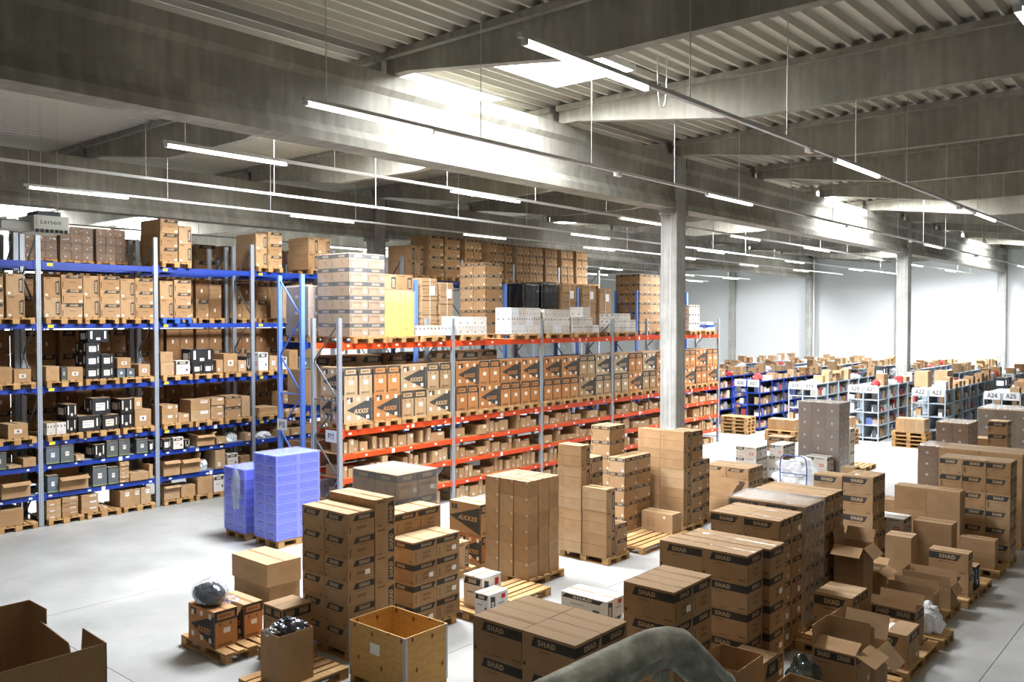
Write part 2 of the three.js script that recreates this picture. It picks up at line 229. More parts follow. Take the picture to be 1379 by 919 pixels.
{ // roof: trapezoidal steel sheets between the beams, cut out round the roof lights, with the insulated roof above
  const c = new THREE.Group(), edgesX = []; for (let x = -4.6 - 5; x < 59; x += 5) edgesX.push(x);
  const pitch = .333, prof = [[0, 0], [.045, 0], [.075, .11], [.303, .11], [.333, 0]];
  function sheet(x0, x1, k0, k1) {
    const pos = [], idx = [], nrm = []; let first = Math.floor(k0 / pitch);
    const P = []; for (let r = first; r * pitch < k1; r++) for (let i = 0; i < 4; i++) { const k = r * pitch + prof[i][0]; if (k > k0 - .12 && k < k1 + .12) P.push([Math.min(Math.max(k, k0), k1), prof[i][1]]); }
    for (let i = 0; i < P.length - 1; i++) {
      const [ka, ya] = P[i], [kb, yb] = P[i + 1], b = pos.length / 3; if (kb - ka < 1e-4 && Math.abs(yb - ya) < 1e-4) continue;
      pos.push(x0, ROOF + ya, -ka, x1, ROOF + ya, -ka, x1, ROOF + yb, -kb, x0, ROOF + yb, -kb);
      let ny = -(kb - ka), nz = -(yb - ya); const L = Math.hypot(ny, nz) || 1; for (let q = 0; q < 4; q++) nrm.push(0, ny / L, nz / L);
      idx.push(b, b + 2, b + 1, b, b + 3, b + 2);
    }
    const g = new THREE.BufferGeometry(); g.setAttribute('position', new THREE.Float32BufferAttribute(pos, 3)); g.setAttribute('normal', new THREE.Float32BufferAttribute(nrm, 3)); g.setAttribute('uv', new THREE.Float32BufferAttribute(new Float32Array(pos.length / 3 * 2), 2)); g.setIndex(idx);
    part(c, 'deck_sheet', g, M.deck);
    part(c, 'roof_insulation', boxM(x1 - x0, .2, k1 - k0), M.curb, (x0 + x1) / 2, ROOF + .26, -(k0 + k1) / 2);
  }
  M.deck.side = THREE.DoubleSide;
  for (let i = 0; i < edgesX.length; i++) {
    const x0 = edgesX[i], x1 = Math.min(x0 + 5, 60.3), cut = SKYLIGHTS.filter((s) => s[1] > x0 && s[0] < x1).sort((a, b) => a[2] - b[2]);
    let k = -12.4;
    for (const s of cut) {
      sheet(x0, x1, k, s[2]); const a = Math.max(s[0], x0), b = Math.min(s[1], x1);
      if (a > x0) sheet(x0, a, s[2], s[3]); if (b < x1) sheet(b, x1, s[2], s[3]); k = s[3];
    }
    sheet(x0, x1, k, 47.8);
  }
  struct(c, 'ceiling', 'ribbed light grey steel roof deck between concrete beams', 'ceiling');
}
let nWin = 1;
for (const [x0, x1, k0, k1] of SKYLIGHTS) { // roof lights: a curb, a milky dome and the daylight it lets in
  const g = new THREE.Group(), w = x1 - x0, d = k1 - k0; g.position.set((x0 + x1) / 2, ROOF, -(k0 + k1) / 2);
  for (const s of [-1, 1]) { part(g, 'curb', boxM(w, .5, .04), M.curb, 0, .24, s * (d / 2 - .02)); part(g, 'curb', boxM(.04, .5, d - .08), M.curb, s * (w / 2 - .02), .24, 0); }
  part(g, 'skylight_glazing', boxM(w - .08, .03, d - .08), M.daylight, 0, .44, 0);
  const l = new THREE.RectAreaLight(DAY.color, DAY.power, w - .12, d - .12); l.position.set(0, .41, 0); l.rotation.x = -Math.PI / 2; l.name = 'daylight'; g.add(l);
  g.userData.kind = 'structure'; g.name = 'window_' + nWin++; g.userData.label = `rectangular roof light in the ribbed ceiling, ${x0 < 20 ? 'nearest' : x0 < 40 ? 'middle' : 'farthest'} set, ${NTH[Math.round((k0 - 8) / 6)] ?? 'last'} from the near side`; g.userData.category = 'window';
  scene.add(g);
}
// columns and girders
function profileX(pts, x0, x1) { // extrude a z,y outline along x
  const s = new THREE.Shape(pts.map(([z, y]) => new THREE.Vector2(z, y))), g = new THREE.ExtrudeGeometry(s, { depth: x1 - x0, bevelEnabled: false });
  g.rotateY(Math.PI / 2); g.translate(x0, 0, 0); const uv = g.attributes.uv; for (let i = 0; i < uv.count; i++) uv.setXY(i, uv.getY(i), uv.getX(i)); return g; // shape x -> -z
}
const G = [[-.27, GBOT], [.27, GBOT], [.27, GBOT + .16], [.16, GBOT + .3], [.16, GTOP - .36], [.25, GTOP - .26], [.25, GTOP], [-.25, GTOP], [-.25, GTOP - .26], [-.16, GTOP - .36], [-.16, GBOT + .3], [-.27, GBOT + .16]];
const WHICH = { 11.8: 'over the near columns', 23.8: 'above the blue racks' };
for (const k of ROWSK) for (const x of [.4, 20.4, 40.4]) {
  const m = new THREE.Mesh(profileX(G, x + .28, Math.min(x + 20 - .28, 59.78)), M.beam); m.position.z = -k;
  struct(m, 'girder', `long concrete girder ${WHICH[k]}, ${x < 5 ? 'nearest' : x < 30 ? 'middle' : 'farthest'} span`, 'beam');
}
for (const k of ROWSK) for (const x of [.4, 20.4, 40.4, 60.05]) {
  const g = new THREE.Group(); g.position.set(x, 0, -k); const s = .245, c = .02;
  const sh = new THREE.Shape([[-s + c, -s], [s - c, -s], [s, -s + c], [s, s - c], [s - c, s], [-s + c, s], [-s, s - c], [-s, -s + c]].map((p) => new THREE.Vector2(...p)));
  const e = new THREE.ExtrudeGeometry(sh, { depth: GTOP, bevelEnabled: false }); e.rotateX(-Math.PI / 2);
  part(g, 'shaft', e, M.concrete);
  for (const q of [-1, 1]) part(g, 'corbel', boxM(.2, .12, .4), M.concrete, q * (s + .08), GBOT - .07, 0);
  part(g, 'conduit', rod([-s - .012, 1.9, .08], [-s - .012, 8.2, .08], .011), M.cable);
  part(g, 'socket_box', new RoundedBoxGeometry(.08, .16, .24, 2, .015), M.sticker, -s - .04, 1.82, .1);
  struct(g, 'column', `square concrete column ${k < 20 ? 'of the near row' : 'behind the blue racks'}, ${['first', 'second', 'third', 'last'][Math.round(x / 20)]} from the camera`, 'column');
}
for (const k of [17.8, 29.7, 35.8]) struct(new THREE.Mesh(boxAt(.36, 9.3, .4, 60.1, 4.66, -k), M.concrete), 'wall_column', `concrete wall column on the white end wall, ${{ 17.8: 'right', 29.7: 'left', 35.8: 'hidden far left' }[k]} one`, 'column');
struct(new THREE.Mesh(boxAt(.36, 9.3, .4, 60.1, 4.66, -5.8), M.concrete), 'wall_column', 'concrete wall column at the far right of the end wall', 'column');
struct(new THREE.Mesh(mergeGeometries([rod([59.85, .2, -23.45], [59.85, 8.9, -23.45], .06, 8)]), M.cable), 'trim_1', 'white downpipe beside a column on the end wall', 'pipe');
// secondary beams: web with a deeper belly, top flange
function roofBeam(x, kA, kB, label) {
  const d = kB - kA, t = Math.min(4.4, d * .37), s = new THREE.Shape([[0, GTOP + .02], [.5, GTOP + .02], [t, 8.57], [d - t, 8.57], [d - .5, GTOP + .02], [d, GTOP + .02], [d, ROOF - .1], [0, ROOF - .1]].map((p) => new THREE.Vector2(...p)));
  const g = new THREE.Group(); g.position.set(x, 0, -kA);
  const e = new THREE.ExtrudeGeometry(s, { depth: .2, bevelEnabled: false }); e.rotateY(Math.PI / 2); e.translate(-.1, 0, 0);
  part(g, 'web', e, M.beam); part(g, 'top_flange', boxM(.44, .115, d), M.beam, 0, ROOF - .06, -d / 2);
  struct(g, 'roof_beam', label, 'beam');
}
for (let i = 0; i < 13; i++) {
  const x = .4 + i * 5 - (i === 12 ? .3 : 0);
  roofBeam(x, -12.1, 11.72, `tapered concrete roof beam in the near span, ${NTH[i]} along the hall`);
  roofBeam(x, 11.88, 23.72, `tapered concrete roof beam over the aisle before the blue racks, ${NTH[i]} along the hall`);
  roofBeam(x, 23.88, 47.7, `tapered concrete roof beam beyond the blue racks, ${NTH[i]} along the hall`);
}
// mezzanine the picture is taken from
struct(new THREE.Mesh(boxAt(3.2, .18, 6, -.9, 3.06, .6), M.concrete), 'trim_2', 'mezzanine slab at the head of the stairs', 'platform');

// ---------------------------------------------------------------- tube lamp lines
const LAMPS = [ // k, y, rail from x, to x, lamp starts
  [-2.1, 7.46, -4, 40, [-3, 5.4, 13.8, 22.2], 'behind the camera'], [1.6, 7.46, -4, 40, [-.8, 8.6, 17, 25.6], 'nearest to the camera'], [5.3, 7.4, 6.3, 58, [6.4, 14.4, 23.8, 32.4, 41, 49.5], 'crossing the upper right of the hall'],
  [9.0, 7.46, 6.55, 58, [6.6, 17, 25.4, 33.2, 41, 49], 'in front of the nearest girder'], [12.75, 7.45, 6.7, 58, [6.75, 13, 19.3, 25.6, 31.9, 38.2, 44.5, 50.8], 'just behind the nearest girder'],
  [16.4, 7.47, 5, 56, [22, 30.2, 38.4, 46.6], 'halfway between the two girders'], [20.1, 7.62, 7.4, 56, [7.5, 14.2, 21, 27.8, 34.6, 41.4, 48.2], 'in front of the blue racks'],
  [26.4, 7.5, 6, 56, [10, 20, 30, 38, 46, 52], 'behind the blue racks'], [30.1, 7.5, 22, 57, [24, 30, 36, 42, 48, 54], 'far beyond the blue racks'], [34, 7.5, 22, 57, [27, 33, 39, 45, 51], 'farthest from the camera']];
const LAMPLEN = 2.15;
const tubeGeo = boxM(LAMPLEN, .05, .062), railEnd = boxM(.03, .055, .066);
for (const [k, y, x0, x1, starts, where] of LAMPS) {
  const g = new THREE.Group(); g.position.set(0, y, -k);
  part(g, 'rail', boxM(x1 - x0, .05, .058), M.rail, (x0 + x1) / 2, .055, 0);
  for (const s of starts) {
    const L = sub(g, 'lamp_tube', s + LAMPLEN / 2, 0, 0); part(L, 'diffuser', tubeGeo, M.tubeGlow); part(L, 'end_cap', railEnd, M.rail, -LAMPLEN / 2 - .016, 0, 0); part(L, 'end_cap', railEnd, M.rail, LAMPLEN / 2 + .016, 0, 0);
    const l = new THREE.RectAreaLight(TUBE.color, TUBE.power, LAMPLEN, .06); l.position.set(0, -.03, 0); l.rotation.x = -Math.PI / 2; l.name = 'tube_light'; L.add(l);
  }
  for (let x = x0 + .35; x < x1; x += 2.9) part(g, 'suspension_wire', rod([x, .08, 0], [x, ROOF + .1 - y, 0], .008, 5), M.wire);
  if (k > 5 && k < 15) for (let x = x0 + 7; x < x1; x += 9) part(g, 'sensor', boxM(.16, .07, .09), M.sticker, x, 0, 0);
  add(g, 'lighting_track', `suspended line of white tube lamps ${where}`, 'lamp', 'tube lamp lines');
}
for (const [x, k] of [[13.6, 8.2], [14.4, 12.8], [33.6, 8.4], [29.6, 13.4]]) add(new THREE.Mesh(tube([[x, 9.6, -k], [x + .02, 8.9, -k], [x + .1, 8.62, -k], [x + .22, 8.62, -k], [x + .3, 8.9, -k], [x + .32, 9.6, -k]], .014, 24, 6), M.cable), 'cable_loop', `white cable loop by the ${x < 20 ? 'nearest' : 'middle'} roof light, ${k < 11 ? 'near' : 'far'} side of the girder`, 'cable');
{ // unit heater under the far girder
  const g = new THREE.Group(); g.position.set(6.6, 6.34, -17);
  part(g, 'casing', new RoundedBoxGeometry(.62, .3, .7, 2, .02), M.heater, 0, .17, 0);
  const tex = canvasTex(256, 96, (c, w, h) => { c.fillStyle = '#bdbfb4'; c.fillRect(0, 0, w, h); c.font = 'bold 58px sans-serif'; c.fillStyle = '#4c5048'; c.fillText('Lersen', 24, 68); });
  part(g, 'name_plate', new THREE.PlaneGeometry(.5, .17), std({ map: tex, roughness: .6 }), 0, .2, .356);
  for (let i = 0; i < 7; i++) part(g, 'louvre', boxM(.05, .06, .03), M.dark, -.25 + i * .083, .04, .35);
  part(g, 'duct', boxM(.5, .14, .5), M.heater, -.55, .12, 0); part(g, 'fan_housing', boxM(.4, .09, .5), M.darkGrey, 0, .365, 0);
  for (const a of [-.25, .25]) part(g, 'hanger_rod', rod([a, .4, 0], [a, 3.16, 0], .006), M.wire);
  add(g, 'unit_heater', 'grey gas unit heater hanging above the left end of the racks', 'heater');
}

// ---------------------------------------------------------------- cartons
const KIND = {
  print: { n: 'printed_carton', d: 'kraft carton with dark stripe', nx: 'A', pz: 'B' },
  wrapBand: { n: 'printed_carton', d: 'corner-striped kraft carton', nx: 'WA', pz: 'WB' },
  redPrint: { n: 'shipping_carton', d: 'striped kraft carton', nx: 'WC', pz: 'U' },
  boxed: { n: 'shipping_carton', d: 'framed striped carton', nx: 'WD', pz: 'U' },
  twin: { n: 'banded_carton', d: 'banded tan carton', nx: 'BG', pz: 'BF' },
  strap: { n: 'banded_carton', d: 'tan striped carton', nx: 'ST', pz: 'ST' },
  stand: { n: 'printed_carton', d: 'upended kraft carton', nx: 'plain', pz: 'V' },
  standB: { n: 'printed_carton', d: 'kraft carton standing on end', nx: 'plain', pz: 'VB' },
  seam: { n: 'kraft_carton', d: 'taped kraft carton', nx: 'plainSeam', pz: 'V' },
  upright: { n: 'printed_carton', d: 'kraft carton with short stripe', nx: 'plain', pz: 'U' },
  plain: { n: 'kraft_carton', d: 'plain kraft carton', nx: 'plain', pz: 'plain' },
  labelled: { n: 'kraft_carton', d: 'plain kraft carton', nx: 'LC', pz: 'plain' },
  drawing: { n: 'kraft_carton', d: 'kraft carton with outline drawing', nx: 'OB', pz: 'plain' },
  rackH: { n: 'stored_carton', d: 'lying striped carton', nx: 'plain', pz: 'RH' },
  rackV: { n: 'upended_carton', d: 'upended striped carton', nx: 'plain', pz: 'RV' },
  brown: { n: 'stored_carton', d: 'brown stored carton', nx: 'BROWN', pz: 'BROWN' },
  small: { n: 'small_carton', d: 'small kraft carton', nx: 'plain', pz: 'SM' }, small2: { n: 'small_carton', d: 'small kraft carton', nx: 'plain', pz: 'SM2' }, small3: { n: 'small_carton', d: 'small kraft carton', nx: 'plain', pz: 'SM3' },
  helmT: { n: 'helmet_carton', d: 'tan helmet carton', nx: 'AXT', pz: 'AXT' }, helmO: { n: 'helmet_carton', d: 'orange helmet carton', nx: 'AXO', pz: 'AXO' },
  helmTe: { n: 'helmet_carton', d: 'tan helmet carton', nx: 'AXT', pz: 'AET' }, helmOe: { n: 'helmet_carton', d: 'orange helmet carton', nx: 'AXO', pz: 'AEO' },
  helmBig: { n: 'helmet_carton', d: 'large helmet carton', nx: 'AXP', pz: 'AET' },
  white: { n: 'white_carton', d: 'white printed carton', nx: 'WHA', pz: 'WHB' }, whiteV: { n: 'white_carton', d: 'white printed carton', nx: 'WHB', pz: 'WHV' },
  pict: { n: 'white_box', d: 'white box with symbols', nx: 'WS', pz: 'WS' }, pict2: { n: 'white_box', d: 'white box with symbols', nx: 'WS2', pz: 'WS2' },
  yellow: { n: 'yellow_carton', d: 'pale yellow carton', nx: 'YL', pz: 'YL' },
  black: { n: 'black_carton', d: 'black carton with white label', nx: 'BLK', pz: 'BK' }, blackS: { n: 'black_carton', d: 'black carton with white bars', nx: 'BK', pz: 'BLK' },
  grey: { n: 'grey_box', d: 'grey box with white label', nx: 'GR', pz: 'GR' },
};
const isWhite = (k) => /white|pict|yellow|black|grey/.test(k);
function cartonGeo(kind, sx, sy, sz) {
  return cached(`c${kind},${sx.toFixed(3)},${sy.toFixed(3)},${sz.toFixed(3)}`, () => {
    const g = new THREE.BoxGeometry(sx, sy, sz), k = KIND[kind], pl = isWhite(kind) ? k.nx : 'plain';
    const topCell = /white/.test(kind) ? 'WHT' : /pict/.test(kind) ? 'WS2' : /yellow/.test(kind) ? 'YL' : /black/.test(kind) ? 'BLK' : /grey/.test(kind) ? 'GR' : 'TOPP';
    [k.nx === 'plain' ? 'plain' : pl, k.nx, topCell, 'plain', k.pz, pl].forEach((c, f) => cellUV(g, f, c)); g.translate(0, sy / 2, 0); return g;
  });
}
let tintN = 0;
// near corner of the carton: smallest x, largest z, base y
function carton(kind, x, y, z, sx, sy, sz, label, o = {}) {
  const K = KIND[kind], m = paper[(o.tint ?? (tintN++ * 7 + Math.floor(rnd() * 3))) % paper.length], jt = o.jitter ?? .0045;
  const cx = x + sx / 2 + rr(-jt, jt) * .6, cz = z - sz / 2 + rr(-jt, jt) * .6, ry = o.turn ?? rr(-jt, jt);
  let obj; const W = sx - (o.gap ?? .008), D = sz - (o.gap ?? .008);
  if (o.top) {
    obj = new THREE.Group(); part(obj, 'body', cartonGeo(kind, W, sy - .007, D), m);
    const t = .004, gap = .006, along = W > D, fm = /white/.test(kind) ? M.sticker : o.flapMat ?? M.flap;
    for (const s of [-1, 1]) along ? part(obj, 'flap', boxM(W, t, (D - gap) / 2), fm, 0, sy - .005, s * (D + gap) / 4) : part(obj, 'flap', boxM((W - gap) / 2, t, D), fm, s * (W + gap) / 4, sy - .005, 0);
    part(obj, 'tape', along ? boxM(W + .002, .0016, .055) : boxM(.055, .0016, D + .002), /white/.test(kind) ? M.tapeClear : rnd() < .6 ? M.tape : M.tapeClear, 0, sy - .0018, 0);
  } else obj = new THREE.Mesh(cartonGeo(kind, W, sy - .002, D), m);
  if (o.sticker) { if (!obj.isGroup) { const g = new THREE.Group(); obj.name = 'body'; g.add(obj); obj = g; } part(obj, 'shipping_label', boxM(.09, .07, .002), M.sticker, sx * .24, sy * .3, D / 2 + .002); }
  obj.position.set(cx, y, cz); obj.rotation.y = ry;
  return add(obj, o.name ?? K.n, label, o.cat ?? (/white_box|grey_box/.test(K.n) ? 'box' : 'carton'), o.group);
}
const POS = (i, j, nx, nz) => {   // i counts to the right (x), j to the left (z), as seen from the camera
  if (nx === 1 && nz === 1) return '';
  if (nx === 1) return nz === 2 ? ['right', 'left'][j] : ['right', 'middle', 'left', 'far left'][j];
  if (nz === 1) return nx === 2 ? ['left', 'right'][i] : ['left', 'middle', 'right', 'far right'][i];
  if (i === 0 && j === 0) return 'front corner'; if (i === nx - 1 && j === 0) return 'right corner'; if (i === 0 && j === nz - 1) return 'left corner'; if (i === nx - 1 && j === nz - 1) return 'rear corner';
  if (i === 0) return 'left side'; if (j === 0) return 'right side'; return i === nx - 1 ? 'rear right side' : j === nz - 1 ? 'rear left side' : 'centre';
};
// a block of cartons; layer counts may differ by column through o.rows(i, j)
function block(kind, where, x, y, z, [bx, by, bz], [nx, ny, nz], o = {}) {
  const group = o.group ?? `cartons ${where}`;
  for (let i = 0; i < nx; i++) for (let j = 0; j < nz; j++) {
    const n = o.rows ? o.rows(i, j) : ny;
    for (let l = 0; l < n; l++) {
      const p = POS(i, j, nx, nz), kd = typeof kind === 'function' ? kind(i, j, l) : kind;
      const lay = n === 1 ? '' : l === n - 1 ? ', top layer' : l === 0 ? ', bottom layer' : `, ${ORD[l]} layer`;
      carton(kd, x + i * bx, y + l * by, z - j * bz, bx, by, bz, `${o.desc ?? KIND[kd].d}${p ? ', ' + p : ''}${lay}, ${where}`, { top: l === n - 1 && !o.noTop, group, sticker: o.sticker && rnd() < o.sticker, ...o.each });
    }
  }
}
// open carton: walls, base and hinged flaps. x,z near corner; flaps: {xn,xp,zn,zp: opening angle in degrees from closed (0) through upright (90) to folded down (180+)}
function openCarton(x, y, z, sx, sy, sz, label, o = {}) {
  const g = new THREE.Group(); g.position.set(x + sx / 2, y, z - sz / 2); if (o.turn) g.rotation.y = o.turn;
  const t = .006, k = o.kind ? KIND[o.kind] : KIND.plain, m = paper[o.tint ?? 1];
  const wallGeo = (w, h, d, f, cell) => { const q = new THREE.BoxGeometry(w, h, d); for (let i = 0; i < 6; i++) cellUV(q, i, i === f ? cell : 'plain'); return q; };
  part(g, 'side_panel', wallGeo(t, sy, sz, 1, k.nx), m, -sx / 2 + t / 2, sy / 2, 0); part(g, 'side_panel', wallGeo(t, sy, sz, 0, 'plain'), m, sx / 2 - t / 2, sy / 2, 0);
  part(g, 'side_panel', wallGeo(sx - 2 * t, sy, t, 4, k.pz), m, 0, sy / 2, sz / 2 - t / 2); part(g, 'side_panel', wallGeo(sx - 2 * t, sy, t, 5, 'plain'), m, 0, sy / 2, -sz / 2 + t / 2);
  part(g, 'base_panel', boxM(sx - 2 * t, t, sz - 2 * t), M.inner, 0, t / 2 + .002, 0);
  const F = o.flaps ?? { xn: 200, xp: 95, zn: 110, zp: 215 }, fl = o.flapLen ?? Math.min(sx, sz) * .48;
  for (const [s, a] of Object.entries(F)) {
    if (a == null) continue; const alongX = s[0] === 'z', w = (alongX ? sx : sz) - .012, sg = s[1] === 'p' ? 1 : -1, ang = a * Math.PI / 180;
    const q = wallGeo(alongX ? w : fl, .005, alongX ? fl : w, 2, 'plain'); alongX ? q.translate(0, 0, -sg * fl / 2) : q.translate(-sg * fl / 2, 0, 0);
    const f = part(g, 'flap', q, m, alongX ? 0 : sg * (sx / 2), sy + .003, alongX ? sg * (sz / 2) : 0); if (alongX) f.rotation.x = sg * ang; else f.rotation.z = -sg * ang;
  }
  if (o.fill) for (const f of o.fill) part(g, f[0], f[1], f[2], ...(f[3] ?? [0, 0, 0]));
  return add(g, o.name ?? 'open_carton', label, 'carton', o.group);
}
// ---------------------------------------------------------------- pallets
const PAL = { deck: [.145, .1, .145, .1, .145], at: [-.3275, -.17, 0, .17, .3275] };
function pallet(x, y, z, o = {}) {   // near corner; o.dir 'z': long side along z (default) or 'x'; loose copies share boards
  const g = new THREE.Group(), L = o.l ?? 1.2, w = o.w ?? .8, f = w / .8, mats = o.blue ? [palletBlue] : palletWood, mm = () => pick(mats);
  // local: long axis is z
  for (let i = 0; i < 5; i++) part(g, 'deck_board', boxM(PAL.deck[i] * f, .022, L), mm(), PAL.at[i] * f, .133, 0);
  for (const q of [-1, 0, 1]) part(g, 'cross_board', boxM(w, .022, .145), mm(), 0, .111, q * (L / 2 - .0725));
  for (const p of [-1, 0, 1]) { for (const q of [-1, 0, 1]) part(g, 'block', boxM(p ? .1 : .145, .078, .145), mm(), p * (w / 2 - .05), .061, q * (L / 2 - .0725)); part(g, 'base_board', boxM(p ? .1 : .145, .022, L), mm(), p * (w / 2 - .05), .011, 0); }
  if (o.dir === 'x') { g.rotation.y = Math.PI / 2 + (o.turn ?? 0); g.position.set(x + L / 2, y, z - w / 2); } else { g.rotation.y = o.turn ?? 0; g.position.set(x + w / 2, y, z - L / 2); }
  return add(g, 'pallet', o.label, 'pallet', o.group ?? 'wooden pallets');
}
const PH = .145;
// film wrapped round a load: four walls and a top sheet, a little uneven
function film(x, y, z, sx, sy, sz, label, o = {}) {
  const e = .014, g = new RoundedBoxGeometry(sx + 2 * e, sy + e, sz + 2 * e, 3, .02), p = g.attributes.position, uv = g.attributes.uv, n = g.attributes.normal;
  for (let i = 0; i < p.count; i++) { const nx = Math.abs(n.getX(i)), ny = Math.abs(n.getY(i)); if (ny > .7) uv.setXY(i, p.getX(i), p.getZ(i)); else if (nx > .7) uv.setXY(i, p.getZ(i), p.getY(i)); else uv.setXY(i, p.getX(i), p.getY(i)); }
  g.translate(x + sx / 2, y + (sy + e) / 2 + .004, z - sz / 2);
  const src = g.index ? g.toNonIndexed() : g, sp = src.attributes.position, keep = [];   // the wrap is open underneath
  for (let t = 0; t < sp.count; t += 3) { const cy = (sp.getY(t) + sp.getY(t + 1) + sp.getY(t + 2)) / 3; if (cy > y + .02) keep.push(t, t + 1, t + 2); }
  const out = new THREE.BufferGeometry(); for (const nm of ['position', 'normal', 'uv']) { const at = src.attributes[nm], a = new Float32Array(keep.length * at.itemSize); keep.forEach((v, i) => { for (let q = 0; q < at.itemSize; q++) a[i * at.itemSize + q] = at.array[v * at.itemSize + q]; }); out.setAttribute(nm, new THREE.BufferAttribute(a, at.itemSize)); }
  return add(new THREE.Mesh(out, o.mat ?? M.film), 'stretch_film', label, 'film', o.group);
}
// crumpled thing: noisy ball
function lump(rx, ry, rz, s, amp = .18, flat = -.6) {
  const g = new THREE.IcosahedronGeometry(1, 9), p = g.attributes.position, v = new THREE.Vector3();
  for (let i = 0; i < p.count; i++) { v.fromBufferAttribute(p, i); const n = vnoise(v.x * 2.2 + s * 7 + 20, v.y * 2.2 + v.z * 1.7 + 20, 4096, s) + .5 * vnoise(v.z * 5 + s + 30, v.x * 5 + v.y * 4 + 30, 4096, s + 1) - .75; const k = 1 + amp * n * 1.6; const y = Math.max(v.y * k, flat); p.setXYZ(i, v.x * k * rx, (y - flat) * ry, v.z * k * rz); }
  g.computeVertexNormals(); const uv = g.attributes.uv; for (let i = 0; i < p.count; i++) uv.setXY(i, p.getX(i) + p.getZ(i) * .3, p.getY(i) + p.getZ(i)); return g;
}

// ---------------------------------------------------------------- pallet racks
const holeTex = dataTex(64, (u, v) => { const a = ((v * 2) % 1), on = Math.abs(u - .3) < .09 && a > .25 && a < .75 || Math.abs(u - .7) < .09 && ((a + .5) % 1) > .25 && ((a + .5) % 1) < .75; return on ? [40, 44, 48] : [255, 255, 255]; });
const postMat = (hex) => std({ color: hex, map: tiled(holeTex, .1, .1), roughness: .45, metalness: .45 });
const POSTGREY = postMat(0xb2bac0), POSTBLUE = std({ color: 0x6c94e2, map: tiled(holeTex, .1, .1), roughness: .45 });
function rack(name, label, o) { // x0, bays, zf (front), depth, levels [{y, h, m, deck}], height, postMat
  const g = new THREE.Group(), BW = o.bw ?? 2.8, pw = .1; g.position.set(o.x0, 0, o.zf);
  const postG = boxM(pw, o.height, .08), foot = boxM(.14, .01, .13);
  for (let b = 0; b <= o.bays; b++) {
    const f = sub(g, 'upright_frame', b * BW, 0, 0);
    for (const z of [-.04, -o.depth + .04]) { part(f, 'post', postG, o.post, 0, o.height / 2 + .01, z); part(f, 'foot_plate', foot, M.galvDark, 0, .005, z); }
    const n = Math.max(3, Math.round(o.height / 1.0)), st = (o.height - .3) / n;
    for (let i = 0; i < n; i++) { const y = .2 + i * st, a = i % 2 ? -.06 : -o.depth + .06, c = i % 2 ? -o.depth + .06 : -.06; part(f, 'brace', bar([0, y, a], [0, y + st, c], .03, .03), o.brace ?? M.galvDark); if (i % 3 === 0) part(f, 'brace', bar([0, y, -.06], [0, y, -o.depth + .06], .03, .03), o.brace ?? M.galvDark); }
  }
  for (const L of o.levels) for (let b = 0; b < o.bays; b++) {
    if (L.bays && !L.bays.includes(b)) continue;
    for (const z of [-.035, -o.depth + .035]) {
      const w = BW - pw - .006, be = part(g, 'beam', boxM(w, L.h, .05), L.m, b * BW + BW / 2, L.y, z);
      if (z > -.1) {
        for (const s of [-1, 1]) part(be, 'hook_plate', boxM(.05, L.h + .08, .012), L.m, s * (w / 2 - .025), 0, .032);
        if (L.yellow) part(be, 'sticker', boxM(.13, .07, .002), M.stickerY, -w / 2 + .2, 0, .028);
        if (L.white) { const n = 3 + Math.floor(rnd() * 3); for (let i = 0; i < n; i++) part(be, 'sticker', boxM(rr(.05, .09), .045, .002), M.sticker, -w / 2 + (i + .5 + rr(-.3, .3)) * w / n, rr(-.015, .02), .0275); if (rnd() < .8) part(be, 'location_label', boxM(.09, .1, .002), M.sticker, rr(-.4, .5), 0, .0275); }
      }
    }
    if (L.deck) part(g, 'shelf_panel', boxM(BW - pw - .02, .02, o.depth - .12), L.deck, b * BW + BW / 2, L.y + L.h / 2 + .01, -o.depth / 2);
    else if (L.bars) for (const q of [.5, 1.4, 2.3]) part(g, 'pallet_support', boxM(.05, .03, o.depth - .1), M.galv, b * BW + q, L.y + L.h / 2 - .03, -o.depth / 2);
  }
  return add(g, name, label, 'rack');
}
const BX = 8.1, BZ = -21.2, bl = (y, extra) => ({ y, h: .11, m: M.blue, yellow: true, ...extra });
const BLUELEVELS = [bl(6.05, { h: .13 }), bl(4.62), bl(3.15), bl(1.9, { white: true }), bl(1.35, { white: true, yellow: false, deck: M.mesh }), bl(.68, { white: true, yellow: false, deck: M.mesh })];
rack('pallet_rack', 'long blue-beamed pallet rack along the back, grey perforated posts', { x0: BX - 2.8, bays: 9, zf: BZ, depth: 1.0, height: 6.85, post: POSTGREY, levels: BLUELEVELS });
rack('pallet_rack', 'blue-beamed rack back to back behind the long blue rack', { x0: BX - 2.8, bays: 9, zf: BZ - 1.3, depth: 1.0, height: 6.85, post: POSTGREY, levels: [bl(6.05), bl(4.62), bl(3.15), bl(1.9), bl(.68)].map((l) => ({ ...l, yellow: false })) });
const OX = 12.55, OZ = -15.9, OB = 3.7, ol = (y, e) => ({ y, h: .14, m: M.orange, white: true, ...e });
const OTOP = 4.15, OHELM = 2.14, OSH = [1.585, 1.03, .475];
rack('pallet_rack', 'orange-beamed pallet rack in front, loaded with helmet cartons', { x0: OX, bays: 5, bw: OB, zf: OZ, depth: 1.05, height: 4.8, post: POSTGREY, levels: [ol(OTOP), ol(OHELM), ...OSH.map((y) => ol(y, { h: .11, deck: M.boards }))] });
rack('pallet_rack', 'rack with light blue posts back to back with the orange one', { x0: OX, bays: 5, bw: OB, zf: OZ - 1.4, depth: 1.0, height: 5.85, post: POSTBLUE, brace: M.blueLight, levels: [{ y: OTOP, h: .14, m: M.blue }, { y: 2.63, h: .12, m: M.blue }, { y: 1.1, h: .12, m: M.orange }] });
const signTex = {};
